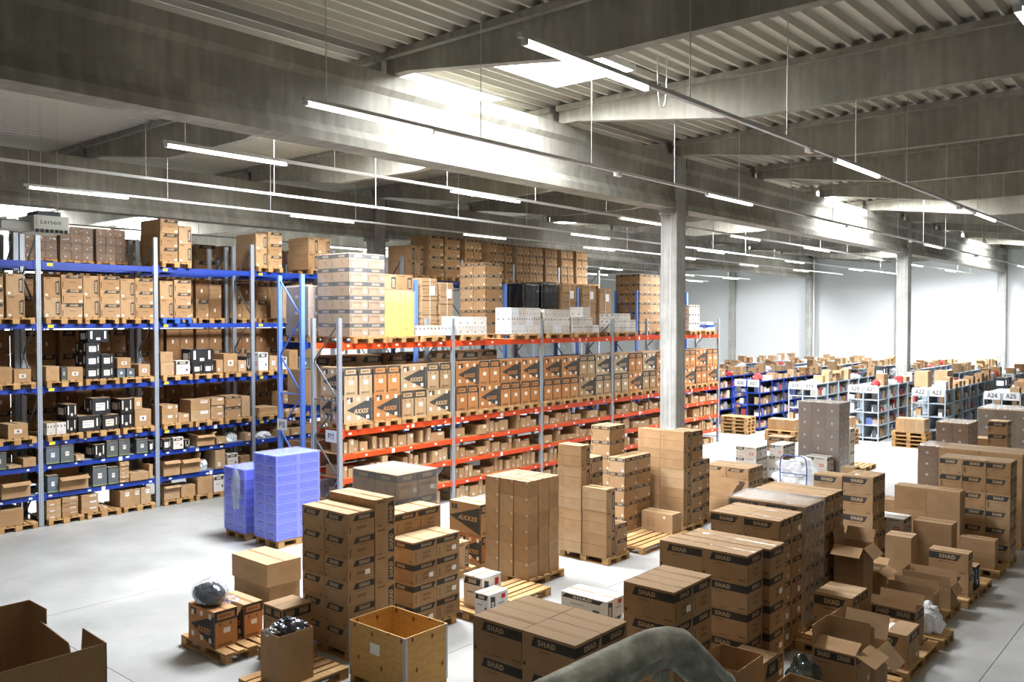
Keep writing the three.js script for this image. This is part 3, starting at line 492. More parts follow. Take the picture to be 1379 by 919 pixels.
function sign(txt, w, h, x, y, z, label, facing = 'x') {
  const tex = canvasTex(128, 64, (c) => { c.fillStyle = '#d2d4d4'; c.fillRect(0, 0, 128, 64); c.fillStyle = '#222426'; c.font = 'bold 46px sans-serif'; c.textAlign = 'center'; c.fillText(txt, 64, 49); });
  const g = new THREE.BoxGeometry(w, h, .006), uv = g.attributes.uv; for (let i = 0; i < 24; i++) if (i >> 2 !== 4) uv.setXY(i, .02, .02);
  const m = new THREE.Mesh(g, std({ map: tex, roughness: .6 })); m.position.set(x, y, z); if (facing === 'x') m.rotation.y = -Math.PI / 2;
  return add(m, 'aisle_sign', label, 'sign');
}
sign('P11', .4, .28, OX - .062, 2.08, OZ - .28, 'white aisle sign P11 on the end of the orange rack');
sign('P10', .4, .28, OX - .062, 2.2, OZ - 2.2, 'white aisle sign P10 on the light blue rack frame');

// ---- contents of the blue rack
const BAYW = { '-1': 'leftmost bay', 0: 'second bay', 1: 'third bay', 2: 'fourth bay', 3: 'fifth bay', 4: 'sixth bay', 5: 'seventh bay', 6: 'eighth bay', 7: 'last bay' };
const LEVN = { 6.05: 'top', 4.62: 'fifth', 3.15: 'fourth', 1.9: 'third', 1.35: 'second', .68: 'lowest', 0: 'floor' };
function shelfY(level) { return level === 0 ? 0 : (level === 6.05 ? 6.05 + .065 : level + .055) + .002; }
const countOn = {};
function bluePallets(level, bay, which = [0, 1, 2], o = {}) { for (const i of which) pallet(BX + bay * 2.8 + .12 + i * .88, shelfY(level), BZ + .1, { l: 1.1, label: `pallet on the ${LEVN[level]} level of the blue rack, ${BAYW[bay]}, ${['left', 'middle', 'right'][i]}`, group: 'pallets in the blue rack', blue: o.blue }); }
// items: [kind, x within the bay, w, h, layers, depth, extra height]
function blueItems(level, bay, onPallet, items) {
  const y0 = shelfY(level) + (onPallet ? PH : level === 0 ? 0 : level < 1.5 ? .02 : 0);
  for (let [kind, x, w, h, n = 1, d = .6, dy = 0] of items) { x = Math.max(.085, x); w = Math.min(w, 2.715 - x); for (let l = 0; l < n; l++) {
    const key = level + '|' + bay, c = countOn[key] = (countOn[key] ?? -1) + 1;
    carton(kind, BX + bay * 2.8 + x, y0 + dy + l * (h + .002), BZ + .06 - rr(0, .04), w, h, d, `${KIND[kind].d}, blue rack ${LEVN[level]} level, ${BAYW[bay]}, ${NTH[c] ?? 'last'} from left`, { group: 'cartons in the blue rack', jitter: .006, top: l === n - 1 && level < 2 });
  } }
}
bluePallets(4.62, -1, [1, 2]); blueItems(4.62, -1, true, [['rackH', 1.55, .5, .325, 3], ['rackV', 2.1, .38, .49, 2], ['rackH', 1.0, .5, .325, 3], ['rackV', .55, .38, .49, 2]]);
bluePallets(4.62, 0); blueItems(4.62, 0, true, [['rackV', .1, .37, .47, 2], ['rackH', .48, .49, .335, 3], ['rackV', .98, .37, .5, 2], ['rackH', 1.37, .49, .335, 3], ['rackV', 1.87, .36, .48, 2], ['rackH', 2.24, .47, .33, 3]]);
bluePallets(4.62, 1, [0], { blue: true }); blueItems(4.62, 1, true, [['rackV', .03 + .06, .35, .47, 2], ['rackH', .46, .47, .325, 3]]);
bluePallets(4.62, 2, [1, 2]); blueItems(4.62, 2, true, [['seam', .95, .6, .45, 2], ['rackV', 1.6, .38, .5, 2], ['seam', 2.02, .6, .45, 2]]);
bluePallets(6.05, 1, [0]); blueItems(6.05, 1, true, [['rackH', .1, .48, .36, 3, 1.05], ['rackV', .6, .36, .47, 2, 1.05]]);
bluePallets(6.05, 2, [0, 2]); blueItems(6.05, 2, true, [['rackV', .08, .36, .46, 2, 1.0], ['rackH', .46, .47, .33, 3, 1.0], ['seam', 1.84, .35, .47, 2, 1.0], ['rackV', 2.2, .45, .47, 2, 1.0]]);
bluePallets(6.05, 4, [0, 1, 2]); blueItems(6.05, 4, true, [['seam', .1, .4, .48, 2, .9], ['seam', .5, .4, .48, 2, .9], ['rackH', 1.15, .7, .34, 4, .9], ['rackH', 1.9, .76, .34, 4, .9]]);
for (const b of [5, 6, 7]) { bluePallets(6.05, b); blueItems(6.05, b, true, b === 5 ? [['rackH', .1, .42, .34, 4], ['rackH', .53, .42, .34, 4], ['rackH', 1.35, .42, .33, 4], ['rackH', 1.78, .42, .33, 4], ['rackH', 2.25, .42, .33, 4]] : b === 6 ? [['rackH', .1, .38, .33, 4], ['rackH', .5, .38, .33, 4], ['rackH', .9, .4, .33, 4], ['rackH', 1.32, .4, .33, 4], ['rackH', 1.85, .38, .33, 4], ['rackH', 2.25, .38, .33, 4]] : [['rackH', .1, .38, .33, 4], ['rackH', .5, .38, .33, 4], ['rackH', 1.1, .38, .33, 4], ['rackH', 1.5, .38, .33, 4]]); }
bluePallets(3.15, -1, [1, 2]); blueItems(3.15, -1, true, [['small3', 1.1, .3, .26], ['small3', 1.45, .34, .3], ['plain', 1.85, .36, .36], ['small3', 2.25, .36, .3]]);
bluePallets(3.15, 0); blueItems(3.15, 0, true, [['plain', .12, .3, .34], ['grey', .46, .12, .32], ['small3', .6, .36, .3], ['black', 1.02, .34, .29, 3], ['black', 1.38, .3, .29, 2], ['blackS', 1.08, .5, .3, 1, .5, .88], ['grey', 1.78, .2, .22], ['grey', 2.0, .2, .22], ['small3', 1.78, .34, .26, 1, .5, .225], ['small3', 2.3, .3, .3]]);
bluePallets(3.15, 1); blueItems(3.15, 1, true, [['plain', .06, .36, .33], ['plain', .08, .34, .26, 1, .5, .335], ['white', .5, .38, .36], ['black', .95, .3, .26, 1], ['black', 1.26, .3, .26, 1], ['blackS', .92, .64, .38, 1, .5, .265], ['small', 1.64, .2, .34], ['small3', 1.86, .42, .5], ['small3', 2.3, .26, .3], ['blackS', 2.58, .1, .4]]);
bluePallets(3.15, 2); blueItems(3.15, 2, true, [['white', .14, .3, .5], ['small3', .5, .26, .4], ['white', .78, .3, .36], ['plain', 1.15, .3, .55], ['grey', 1.5, .4, .3], ['small3', 1.95, .34, .4, 2]]);
bluePallets(1.9, -1, [1, 2]); blueItems(1.9, -1, true, [['grey', 1.55, .16, .36], ['grey', 1.72, .2, .36], ['small3', 2.1, .42, .32]]);
bluePallets(1.9, 0); blueItems(1.9, 0, true, [['pict2', .12, .2, .28], ['pict2', .33, .22, .28], ['blackS', .56, .24, .34, 2], ['black', .84, .52, .38], ['black', 1.4, .4, .36], ['black', 1.16, .44, .4, 1, .5, .385], ['blackS', 1.84, .3, .36, 2], ['small3', 2.2, .42, .42], ['small3', 2.2, .2, .3, 1, .4, .425]]);
bluePallets(1.9, 1); blueItems(1.9, 1, true, [['small2', .1, .32, .24, 2], ['small2', .42, .12, .24, 2], ['small2', .56, .3, .22], ['small2', .9, .56, .28, 2], ['small2', 1.48, .38, .19, 3], ['strap', 1.9, .48, .3, 2], ['plain', 2.4, .26, .56]]);
bluePallets(1.9, 2, [0, 1]); blueItems(1.9, 2, true, [['plain', .14, .62, .1, 2, .7], ['small', .95, .3, .3, 2], ['small', 1.28, .3, .26, 2]]);
blueItems(1.35, -1, false, [['grey', 1.75, .32, .38], ['plain', 2.1, .28, .06], ['plain', 2.4, .28, .2]]);
blueItems(1.35, 0, false, [['grey', .1, .3, .4], ['grey', .42, .3, .4], ['small', .76, .2, .14], ['blackS', 1.2, .26, .34], ['grey', 1.5, .28, .4], ['grey', 1.8, .28, .4], ['grey', 2.24, .3, .36], ['black', 2.56, .12, .3]]);
blueItems(1.35, 1, false, [['black', .12, .22, .3], ['white', .4, .28, .3], ['blackS', .72, .14, .22], ['small', 1.62, .3, .18], ['small2', 2.5, .18, .22]]);
blueItems(1.35, 2, false, [['small', .75, .4, .22], ['small', 1.2, .4, .2], ['plain', 1.65, .5, .26]]);
blueItems(.68, -1, false, [['grey', 1.3, .4, .42], ['grey', 1.0, .2, .3]]);
blueItems(.68, 0, false, [['grey', .12, .24, .4], ['grey', 1.16, .34, .48], ['grey', 1.52, .26, .42], ['small', 1.8, .24, .1, 5], ['plain', 2.06, .48, .2], ['plain', 2.56, .1, .36]]);
blueItems(.68, 1, false, [['small', 1.6, .3, .5, 1], ['white', 1.96, .32, .36], ['small', 2.34, .3, .26]]);
blueItems(.68, 2, false, [['plain', .14, .5, .3], ['small2', .8, .4, .3], ['plain', 1.4, .6, .26]]);
bluePallets(0, -1, [1, 2]); blueItems(0, -1, true, [['labelled', 1.5, .9, .18, 2, .8], ['plain', .9, .5, .3]]);
bluePallets(0, 0); blueItems(0, 0, true, [['small', .1, .32, .145, 3], ['small2', .44, .36, .11, 4], ['small2', .88, .4, .145, 3], ['small2', 1.3, .2, .1], ['small2', 1.8, .26, .4], ['small2', 2.06, .26, .4], ['small2', 2.33, .26, .4]]);
bluePallets(0, 1); blueItems(0, 1, true, [['plain', .6, .4, .3], ['labelled', 1.05, .44, .46], ['white', 1.52, .34, .44], ['small2', 1.98, .4, .2, 2], ['small', 2.38, .28, .18, 2]]);
// open cartons, bags and loose goods on the lower shelves of the blue rack
const shy = (l) => shelfY(l) + .02;
openCarton(BX + .38, shy(.68), BZ + .05, .66, .32, .5, 'open kraft carton with folded-out flap, lowest shelf of the second blue bay', { tint: 2, flaps: { zp: 205, zn: 80 }, flapLen: .16 });
openCarton(BX - .85, shy(.68), BZ + .05, .6, .34, .5, 'open kraft carton, lowest shelf of the leftmost blue bay', { flaps: { zp: 205, zn: 80 }, flapLen: .15 });
openCarton(BX + 2.93, shy(.68), BZ + .05, .44, .38, .45, 'open kraft carton with drooping flap, lowest shelf of the third blue bay', { flaps: { zp: 215, zn: 100 }, flapLen: .12 });
openCarton(BX + 3.42, shy(.68), BZ + .05, .52, .36, .45, 'wide-open kraft carton with raised rear flap, third blue bay', { tint: 3, flaps: { xp: 100, zp: 215, zn: 80 }, flapLen: .14 });
openCarton(BX + 3.86, shy(1.35), BZ + .05, .5, .28, .45, 'small open carton with spread flaps, second shelf of the third blue bay', { tint: 3, flaps: { xn: 150, xp: 150, zp: 215, zn: 95 }, flapLen: .1 });
openCarton(BX + 2.94, 0 + PH + .002, BZ + .05, .42, .34, .4, 'open kraft carton with folded flap on the floor pallet, third blue bay', { tint: 0, flaps: { zp: 205, zn: 95 }, flapLen: .1 });
const bagLabel = [[5.02, 1.35, .14, .3, 'lumpy white plastic bag on the second shelf of the blue rack, left of two'], [6.0, 1.35, .2, .22, 'flat white plastic bag on the second shelf of the blue rack, right of two'], [4.16, .68, .12, .3, 'heap of wrapped papers on the lowest shelf, third blue bay']];
bagLabel.forEach(([x, l, r, h, lb], i) => { const m = new THREE.Mesh(lump(r * 1.2, h * .55, r, 11 + i, .3), M.bagWhite); m.position.set(BX + x, shy(l), BZ - .25); add(m, 'plastic_bag', lb, 'bag'); });

// ---- rear row cartons (seen between the front loads) and the wrapped loads on top
for (let b = -1; b <= 2; b++) for (const level of [.68, 1.9, 3.15, 4.62]) for (let i = 0; i < 3; i++) {
  const x = BX + b * 2.8 + .12 + i * .88, y = shelfY(level), h = { .68: .47, 1.9: .5, 3.15: .58, 4.62: .54 }[level];
  pallet(x, y, BZ - 1.24, { l: 1.0, label: `pallet in the rear blue rack, ${LEVN[level]} level, ${BAYW[b]}, ${['left', 'middle', 'right'][i]}`, group: 'pallets in the rear blue rack' });
  for (let c = 0; c < 2; c++) for (let l = 0; l < 2; l++) carton(rnd() < .6 ? 'rackH' : 'brown', x + c * .4, y + PH + .002 + l * (h + .004), BZ - 1.4, .395, h, .7, `stored carton, rear blue rack, ${LEVN[level]} level, ${BAYW[b]}, ${['left', 'middle', 'right'][i]} pallet, ${c ? 'right' : 'left'} ${l ? 'upper' : 'lower'}`, { group: 'cartons in the rear blue rack', tint: 4, name: 'depot_carton' });
}
{ // one more rack row across the aisle behind
  rack('pallet_rack', 'farthest blue rack, glimpsed across the aisle behind the others', { x0: BX - 2.8, bays: 6, zf: -27.6, depth: 1.0, height: 6.85, post: POSTGREY, levels: [bl(6.05), bl(4.62), bl(3.15), bl(1.9)].map((l) => ({ ...l, yellow: false })) });
  for (let b = -1; b <= 4; b++) for (const level of b < 1 ? [4.62] : [4.62, 6.05]) for (let i = 0; i < 3; i++) { const x = BX + b * 2.8 + .12 + i * .88; pallet(x, shelfY(level), -27.5, { l: 1.0, label: `pallet in the farthest blue rack, ${LEVN[level]} level, ${BAYW[b]}, ${['left', 'middle', 'right'][i]}`, group: 'pallets in the farthest blue rack' }); for (let l = 0; l < 2; l++) carton(pick(['brown', 'rackH']), x, shelfY(level) + PH + .002 + l * .554, -27.62, .8, .55, .8, `big stored carton, farthest blue rack, ${LEVN[level]} level, ${BAYW[b]}, ${['left', 'middle', 'right'][i]}, ${l ? 'upper' : 'lower'}`, { group: 'cartons in the farthest blue rack', name: 'depot_carton', tint: 4 }); }
}
for (const [x, n, w, nm] of [[BX - 2.3, 4, .8, 'far left'], [BX + .12, 4, .8, 'beside the heater'], [BX + 1.0, 4, .8, 'middle'], [BX + 1.88, 4, .76, 'right']]) {
  const y = shelfY(6.05); pallet(x, y, BZ - 1.24, { l: 1.0, label: `pallet under the wrapped load on top of the blue racks, ${nm}`, group: 'pallets in the rear blue rack' });
  for (let c = 0; c < 3; c++) for (let l = 0; l < n; l++) carton('brown', x + c * w / 3, y + PH + l * .21, BZ - 1.28, w / 3, .205, .8, `wrapped carton atop blue rack, ${nm} load, ${['left', 'middle', 'right'][c]} column, ${NTH[l]} up`, { group: 'wrapped cartons on top of the blue racks', name: 'wrapped_carton' });
  film(x, y + PH, BZ - 1.28, w, n * .21, .8, `clear film round the carton load on top of the blue racks, ${nm}`, { group: 'stretch film' });
}
// ---- top of the orange rack
const OT = OTOP + .073, OF = OZ - .02;
const otp = (x, lb, w = .8) => pallet(x, OT, OZ + .06, { w, l: 1.15, label: `pallet on the orange rack top ${lb}`, group: 'pallets on the orange rack' });
const otpb = (x, lb, w = .8) => pallet(x, OT, OZ - 1.34, { w, l: 1.1, label: `pallet on the light blue rack top ${lb}`, group: 'pallets on the light blue rack' });
const OY = OT + PH + .002;
otp(12.9, 'under the film-wrapped striped stack', 1.0); block('twin', 'wrapped stack on orange rack end', 12.84, OY, OF, [.53, .324, .6], [2, 6, 2], { noTop: true });
film(12.84, OY, OF, 1.06, 1.944, 1.2, 'clear film round the striped stack on the left end of the orange rack');
otp(13.98, 'under the yellow cartons', .95); block('yellow', 'on the orange rack', 14.0, OY, OF - .1, [.48, .27, .7], [2, 4, 1], { noTop: true });
film(13.98, OY, OF - .08, 1.0, 1.1, .74, 'clear film round the pale yellow cartons');
otp(15.1, 'under the low white boxes'); block('pict2', 'low row right of the yellow cartons', 15.02, OY, OF, [.39, .26, .6], [3, 1, 1]);
otp(16.55, 'under the white boxes beside the second post'); block('pict', 'beside the second orange post', 16.42, OY, OF, [.57, .245, .6], [2, 2, 1]);
otp(18.6, 'left under white boxes', 1.2); otp(20.2, 'middle under white boxes', 1.2); otp(21.6, 'third under white boxes', 1.2); otp(23.82, 'right under white boxes', 1.2);
block((i, j, l) => (l % 2 ? 'pict2' : 'pict'), 'left white pile on the orange rack', 18.58, OY, OF, [.33, .25, .6], [4, 3, 1]);
block((i, j, l) => (l % 2 ? 'pict2' : 'pict'), 'second white pile on the orange rack', 20.08, OY, OF, [.42, .24, .6], [3, 3, 1]);
block('pict2', 'third white pile on the orange rack', 21.46, OY, OF, [.36, .24, .6], [4, 2, 1], { rows: (i) => (i === 3 ? 1 : 2) });
block('pict', 'perched on the third white pile', 22.05, OY + .483, OF - .02, [.36, .32, .5], [1, 1, 1]);
block('pict2', 'fourth white pile on the orange rack', 23.78, OY, OF, [.32, .205, .6], [4, 3, 1], { rows: (i) => (i === 3 ? 2 : 3) });
block('white', 'white stack near the far orange end', 28.7, OY, OF, [.4, .32, .6], [2, 3, 1]); otp(28.68, 'under the white stack at the far end');
otpb(18.98, 'under the tall tan stack'); block('strap', 'tall stack on the orange rack', 18.97, OY, OZ - 1.36, [.76, .35, .52], [1, 6, 2]);
otpb(27.46, 'under the far tall tan stack', 1.4); block('strap', 'far tall stack behind the column', 27.43, OY, OZ - 1.36, [.71, .35, .53], [2, 6, 2], { each: { jitter: .003 } });
{ // bundles of folded cartons laid flat and strapped, black wrapped loads, folded sheets
  const stackFlat = (x, w, d, h, label) => {
    const g = new THREE.Group(); g.position.set(x + w / 2, OY, OZ - 1.36 - d / 2); const n = Math.round(h / .05);
    for (let i = 0; i < n; i++) part(g, 'flat_carton', boxM(w * rr(.95, 1), .044, d * rr(.95, 1)), pick([M.flap, M.inner, M.inner]), rr(-.012, .012) + Math.sin(i * .35) * .012, i * .05 + .024, rr(-.01, .01));
    part(g, 'strap', boxM(.012, h, .004), M.sticker, 0, h / 2, d / 2 + .004); part(g, 'note', boxM(.2, .26, .003), M.sticker, w * .15, h * .78, d / 2 + .006);
    add(g, 'carton_bundle', label, 'cardboard bundle', 'bundles of flat cartons');
  };
  otpb(14.95, 'behind the yellow cartons', 1.1); block('seam', 'tall plain pair behind the yellow cartons', 14.93, OY, OZ - 1.36, [.57, .4, .9], [2, 4, 1], { desc: 'taped kraft carton' });
  otpb(16.4, 'under the folded carton bundles', 1.2); stackFlat(16.42, .58, .8, 1.55, 'bundle of folded cartons with a paper note, left of the second orange post'); stackFlat(17.12, .52, .82, 1.45, 'bowed bundle of folded cartons beside the tall tan stack');
  otpb(22.72, 'under the far carton bundles', .8); otpb(23.85, 'under the middle far carton bundle'); otpb(24.85, 'under the last carton bundle'); stackFlat(22.76, .74, .8, 1.58, 'first of three folded carton bundles behind the white boxes'); stackFlat(23.86, .8, .8, 1.58, 'second of three folded carton bundles behind the white boxes'); stackFlat(24.86, .7, .8, 1.5, 'third of three folded carton bundles behind the white boxes');
  otpb(20.75, 'under the black wrapped loads', 1.85); for (const [x, w, h, lb] of [[20.78, .82, 1.56, 'left'], [21.7, .86, 1.62, 'right']]) { const g = new RoundedBoxGeometry(w, h, .9, 6, .09), p = g.attributes.position, n0 = g.attributes.normal; for (let i = 0; i < p.count; i++) { const n = (vnoise(p.getX(i) * 5 + p.getZ(i) * 3 + 40, p.getY(i) * 4 + 40, 4096, 7) - .5) * .07; p.setXYZ(i, p.getX(i) + n0.getX(i) * n, Math.max(-h / 2, p.getY(i) + n0.getY(i) * n), p.getZ(i) + n0.getZ(i) * n); } g.computeVertexNormals(); const uv = g.attributes.uv; for (let i = 0; i < p.count; i++) uv.setXY(i, p.getX(i) + p.getZ(i), p.getY(i)); const m = new THREE.Mesh(g, M.blackFilm); m.position.set(x + w / 2, OY + h / 2, OZ - 1.84); add(m, 'black_wrapped_load', `black plastic wrapped load behind the white boxes, ${lb} of two`, 'wrapped pallet'); }
  otp(29.8, 'at the far orange end'); for (let i = 0; i < 3; i++) { const m = new THREE.Mesh(boxM(1.1 - i * .12, .1, .8), i % 2 ? M.trolley : M.sticker); m.position.set(30.3 + i * .06, OY + .052 + i * .106, OZ - .5); m.rotation.y = .1 * i; add(m, 'folded_sheet', `folded sheet of the pile at the far orange end, ${['lowest', 'middle', 'uppermost'][i]}`, 'sheet'); }
}
// ---- helmet cartons on the orange rack
{
  const y0 = OHELM + .073, H = .65; let n = 0;
  const COLR = ['T', 'O', 'T', 'T', 'O', 'O', 'O', 'O', 'O', 'O', 'T', 'T', 'T', 'O', 'T', 'O', 'O', 'O', 'O', 'O'];
  const FLIP = [0, 0, 1, 0, 1, 0, 1, 1, 1, 1, 0, 1, 1, 0, 1, 0, 1, 0, 1, 0];   // 0: wide side below
  for (let b = 0; b < 5; b++) for (let i = 0; i < 4; i++) {
    const x = OX + b * OB + .112 + i * .884, w = .85, c = COLR[n], flip = FLIP[n], where = `orange rack bay ${['one', 'two', 'three', 'four', 'five'][b]}, pallet ${['one', 'two', 'three', 'four'][i]}`;
    pallet(x, y0, OZ + .04, { w: .82, l: 1.12, label: `pallet under helmet cartons, ${where} from left`, group: 'pallets under the helmet cartons' });
    for (let l = 0; l < 2; l++) {
      const wide = (l + flip) % 2 === 0, yy = y0 + PH + .002 + l * (H + .004);
      if (wide) { carton('helm' + c, x, yy, OZ - .02, w, H, .44, `${KIND['helm' + c].d}, wide side out, ${l ? 'upper' : 'lower'}, ${where}`, { group: 'helmet cartons', jitter: .01, top: l === 1 }); if (l === 0) carton('helm' + c, x, yy, OZ - .48, w, H, .44, `${KIND['helm' + c].d} behind the wide lower one, ${where}`, { group: 'helmet cartons', jitter: .005 }); }
      else for (let q = 0; q < 2; q++) carton('helm' + c + 'e', x + q * .435 + .01, yy, OZ - .02, .405, H, .88, `${KIND['helm' + c].d}, end out, ${q ? 'right' : 'left'} ${l ? 'upper' : 'lower'}, ${where}`, { group: 'helmet cartons', jitter: .008, top: l === 1 });
    }
    n++;
  }
}
// ---- small cartons on the lower orange shelves
{
  const names = ['just under the helmet cartons', 'second below the helmet cartons', 'third below the helmet cartons', 'floor level of the orange rack'];
  [...OSH, 0].forEach((ly, li) => {
    for (let b = 0; b < 5; b++) {
      let x = OX + b * OB + .12, c = 0; const end = OX + (b + 1) * OB - .12, tall = rnd() < .5;
      while (x < end - .1 && c < 17) {
        const w = rnd() < .62 ? rr(.1, .2) : rr(.24, .5), h = w > .21 ? rr(.14, .32) : rr(.24, .41); if (x + w > end) break;
        if (rnd() > .08) carton(pick(['small', 'small', 'small2']), x, ly ? ly + .077 : .002, OZ - rr(.02, .1), w, h, rr(.4, .7), `small kraft carton, shelf ${names[li]}, bay ${['one', 'two', 'three', 'four', 'five'][b]}, ${NTH[c]} from left`, { group: 'small cartons on the orange shelves', jitter: .01, tint: Math.floor(rnd() * 4) });
        c++; x += w + .014 + (rnd() < .2 ? rr(.05, .2) : rr(0, .02));
      }
    }
  });
}
// striped cartons on the light blue rack, seen between orange beam and helmet cartons
for (let i = 0; i < 7; i++) for (let l = 0; l < 2; l++) carton(i % 3 ? 'print' : 'boxed', OX + .95 + i * .86 + (i > 2 ? .28 : 0), 2.693 + l * .6, OZ - 1.6, .82, .58, .7, `striped carton in the light blue rack, ${NTH[i]} from left, ${l ? 'upper' : 'lower'}`, { group: 'striped cartons in the light blue rack', name: 'depot_carton' });
// cartons on the light blue rack behind, seen past its end frame
for (const [l, y] of [['upper', 2.693], ['lower', 1.163], ['floor', .002]]) for (let i = 0; i < (l === 'upper' ? 1 : 4); i++) carton(pick(['small3', 'brown', 'plain', 'pict']), OX + .1 + i * .8, y, OZ - 1.5, .74, rr(.4, .9), .7, `carton on the ${l} level of the light blue rack, ${NTH[i]} from the end frame`, { group: 'cartons in the light blue rack' });
pallet(12.7, OT, OZ - 1.34, { w: 1.0, l: 1.1, label: 'pallet on the light blue rack end under the wrapped grey load', group: 'pallets on the light blue rack' }); block('brown', 'grey wrapped load on the light blue rack end', 12.7, OY, OZ - 1.4, [.5, .4, .9], [2, 3, 1], { noTop: true, desc: 'dim brown carton' }); film(12.7, OY, OZ - 1.4, 1.0, 1.22, .9, 'wrinkled film round the load on the light blue rack end', { mat: M.filmMilk });

// ---------------------------------------------------------------- loads standing on the floor
const fp = (x, z, under, o = {}) => pallet(x, 0, z, { label: `wooden pallet ${under}`, group: 'pallets on the floor', ...o });
// tall striped stack left of the crate
fp(7.63, -9.46, 'under the tall striped stack behind the crate');
block('print', 'tall stack behind the crate', 7.61, PH, -9.5, [.48, .322, .525], [1, 6, 2], { sticker: .15 });
block('stand', 'on-end column of the tall stack behind the crate', 8.1, PH, -9.5, [.385, .41, .525], [1, 5, 2], { desc: 'kraft carton on end' });
// four-high striped stack to its right
fp(8.95, -9.49, 'under the four-high striped stack'); 
block('wrapBand', 'four-high stack right of the crate', 8.84, PH, -9.5, [.5, .322, .53], [2, 4, 1], { sticker: .7 });
block('wrapBand', 'higher row behind the four-high stack', 8.98, PH, -10.06, [.5, .322, .5], [2, 5, 1]);
// film wrapped grey load in front of the orange rack
fp(9.66, -10.72, 'under the grey wrapped load', { w: .9 }); 
block('twin', 'grey wrapped load before the orange rack', 9.62, PH, -10.72, [.46, .41, .57], [2, 5, 2], { noTop: true, sticker: .3 });
film(9.62, PH, -10.72, .92, 2.05, 1.14, 'milky film round the grey load before the orange rack', { mat: M.filmMilk });
// plywood crate
{
  const g = new THREE.Group(), W = .74, D = 1.08, H = .72, t = .014; g.position.set(7.24 + W / 2, 0, -7.93 - D / 2);
  part(g, 'side_panel', boxM(t, H, D), M.ply, -W / 2 + t / 2, .1 + H / 2, 0); part(g, 'side_panel', boxM(t, H, D), M.ply, W / 2 - t / 2, .1 + H / 2, 0);
  part(g, 'side_panel', boxM(W - 2 * t, H, t), M.ply, 0, .1 + H / 2, D / 2 - t / 2); part(g, 'side_panel', boxM(W - 2 * t, H, t), M.ply, 0, .1 + H / 2, -D / 2 + t / 2);
  part(g, 'base_panel', boxM(W - 2 * t, .02, D - 2 * t), M.ply, 0, .115, 0);
  for (const s of [-1, 0, 1]) part(g, 'runner', boxM(W, .095, .09), pick(palletWood), 0, .05, s * (D / 2 - .06));
  for (const [sx, sz] of [[-1, 1], [1, 1], [1, -1], [-1, -1]]) part(g, 'corner_strip', mergeGeometries([boxAt(.003, H, .04, sx * (W / 2 + .0015), .1 + H / 2, sz * (D / 2 - .02)), boxAt(.04, H, .003, sx * (W / 2 - .02), .1 + H / 2, sz * (D / 2 + .0015))]), M.strapMetal);
  part(g, 'paper_label', boxM(.003, .14, .18), M.sticker, -W / 2 - .003, .55, -.03);
  add(g, 'plywood_crate', 'open plywood crate with metal corner strips and a paper label', 'crate');
}
// helmet cartons with the bagged helmet, left front
fp(6.46, -10.72, 'under the orange helmet cartons, left front', { w: .86 });
carton('helmOe', 6.45, PH, -11.0, .37, .53, .7, 'orange helmet carton at the left front with the bagged helmet on it', { top: true, turn: 0, flapMat: std({ color: 0xb98656, roughness: .86 }) });
{ const t = carton('helmOe', 6.95, PH, -11.05, .32, .5, .7, 'orange helmet carton with torn flap, right of the bagged helmet', { turn: 0, top: true }); const f = part(t, 'torn_flap', boxAt(.2, .005, .3, -.1, 0, .18), M.flap, -.16, .505, 0); f.rotation.z = 1.0; }
{
  const g = new THREE.Group(); g.position.set(6.62, PH + .535, -11.4);
  const shell = lump(.2, .17, .27, 31, .08, -.75); part(g, 'helmet_shell', shell, M.bagDark);
  part(g, 'visor', new THREE.SphereGeometry(.2, 24, 12, Math.PI * .9, Math.PI * .8, Math.PI * .32, Math.PI * .32), phys({ color: 0x1a1c22, roughness: .08, clearcoat: 1 }), -.02, .12, -.06);
  part(g, 'plastic_wrap', lump(.235, .2, .31, 33, .22, -.75), M.bagClear);
  part(g, 'bag_tail', lump(.16, .05, .12, 35, .5, -.4), M.bagClear, .22, 0, .1);
  add(g, 'bagged_helmet', 'dark helmet in a clear plastic bag lying on the orange carton', 'helmet');
}
fp(7.0, -9.12, 'under the carton with silver bags', { dir: 'x', l: 1.15, w: .8, turn: 0 }).position.set(6.72, 0, -9.5);
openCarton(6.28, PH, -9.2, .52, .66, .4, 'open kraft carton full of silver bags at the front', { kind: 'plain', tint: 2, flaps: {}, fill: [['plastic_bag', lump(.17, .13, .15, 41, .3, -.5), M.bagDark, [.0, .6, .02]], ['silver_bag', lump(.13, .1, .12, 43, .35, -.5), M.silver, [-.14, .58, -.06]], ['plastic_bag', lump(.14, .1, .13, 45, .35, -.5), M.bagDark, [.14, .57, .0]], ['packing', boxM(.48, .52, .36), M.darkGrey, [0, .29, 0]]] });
carton('strap', 6.98, .145, -10.15, .5, .62, .46, 'kraft carton with stripe round the lid behind the silver bags', { top: true, turn: 0 });
fp(6.94, -10.1, 'under the carton behind the silver bags', { l: .56, w: .58 });
carton('plain', 8.13, .062, -12.2, .62, .34, 1.0, 'lower plain kraft carton of the big pair at the left front', { turn: .03 }); carton('plain', 8.08, .404, -12.13, .66, .38, 1.08, 'large plain kraft carton on top of the pair at the left front', { top: true, turn: -.02 });
fp(7.9, -12.1, 'under the pair of big plain cartons', { l: 1.15 }).scale.y = .4;
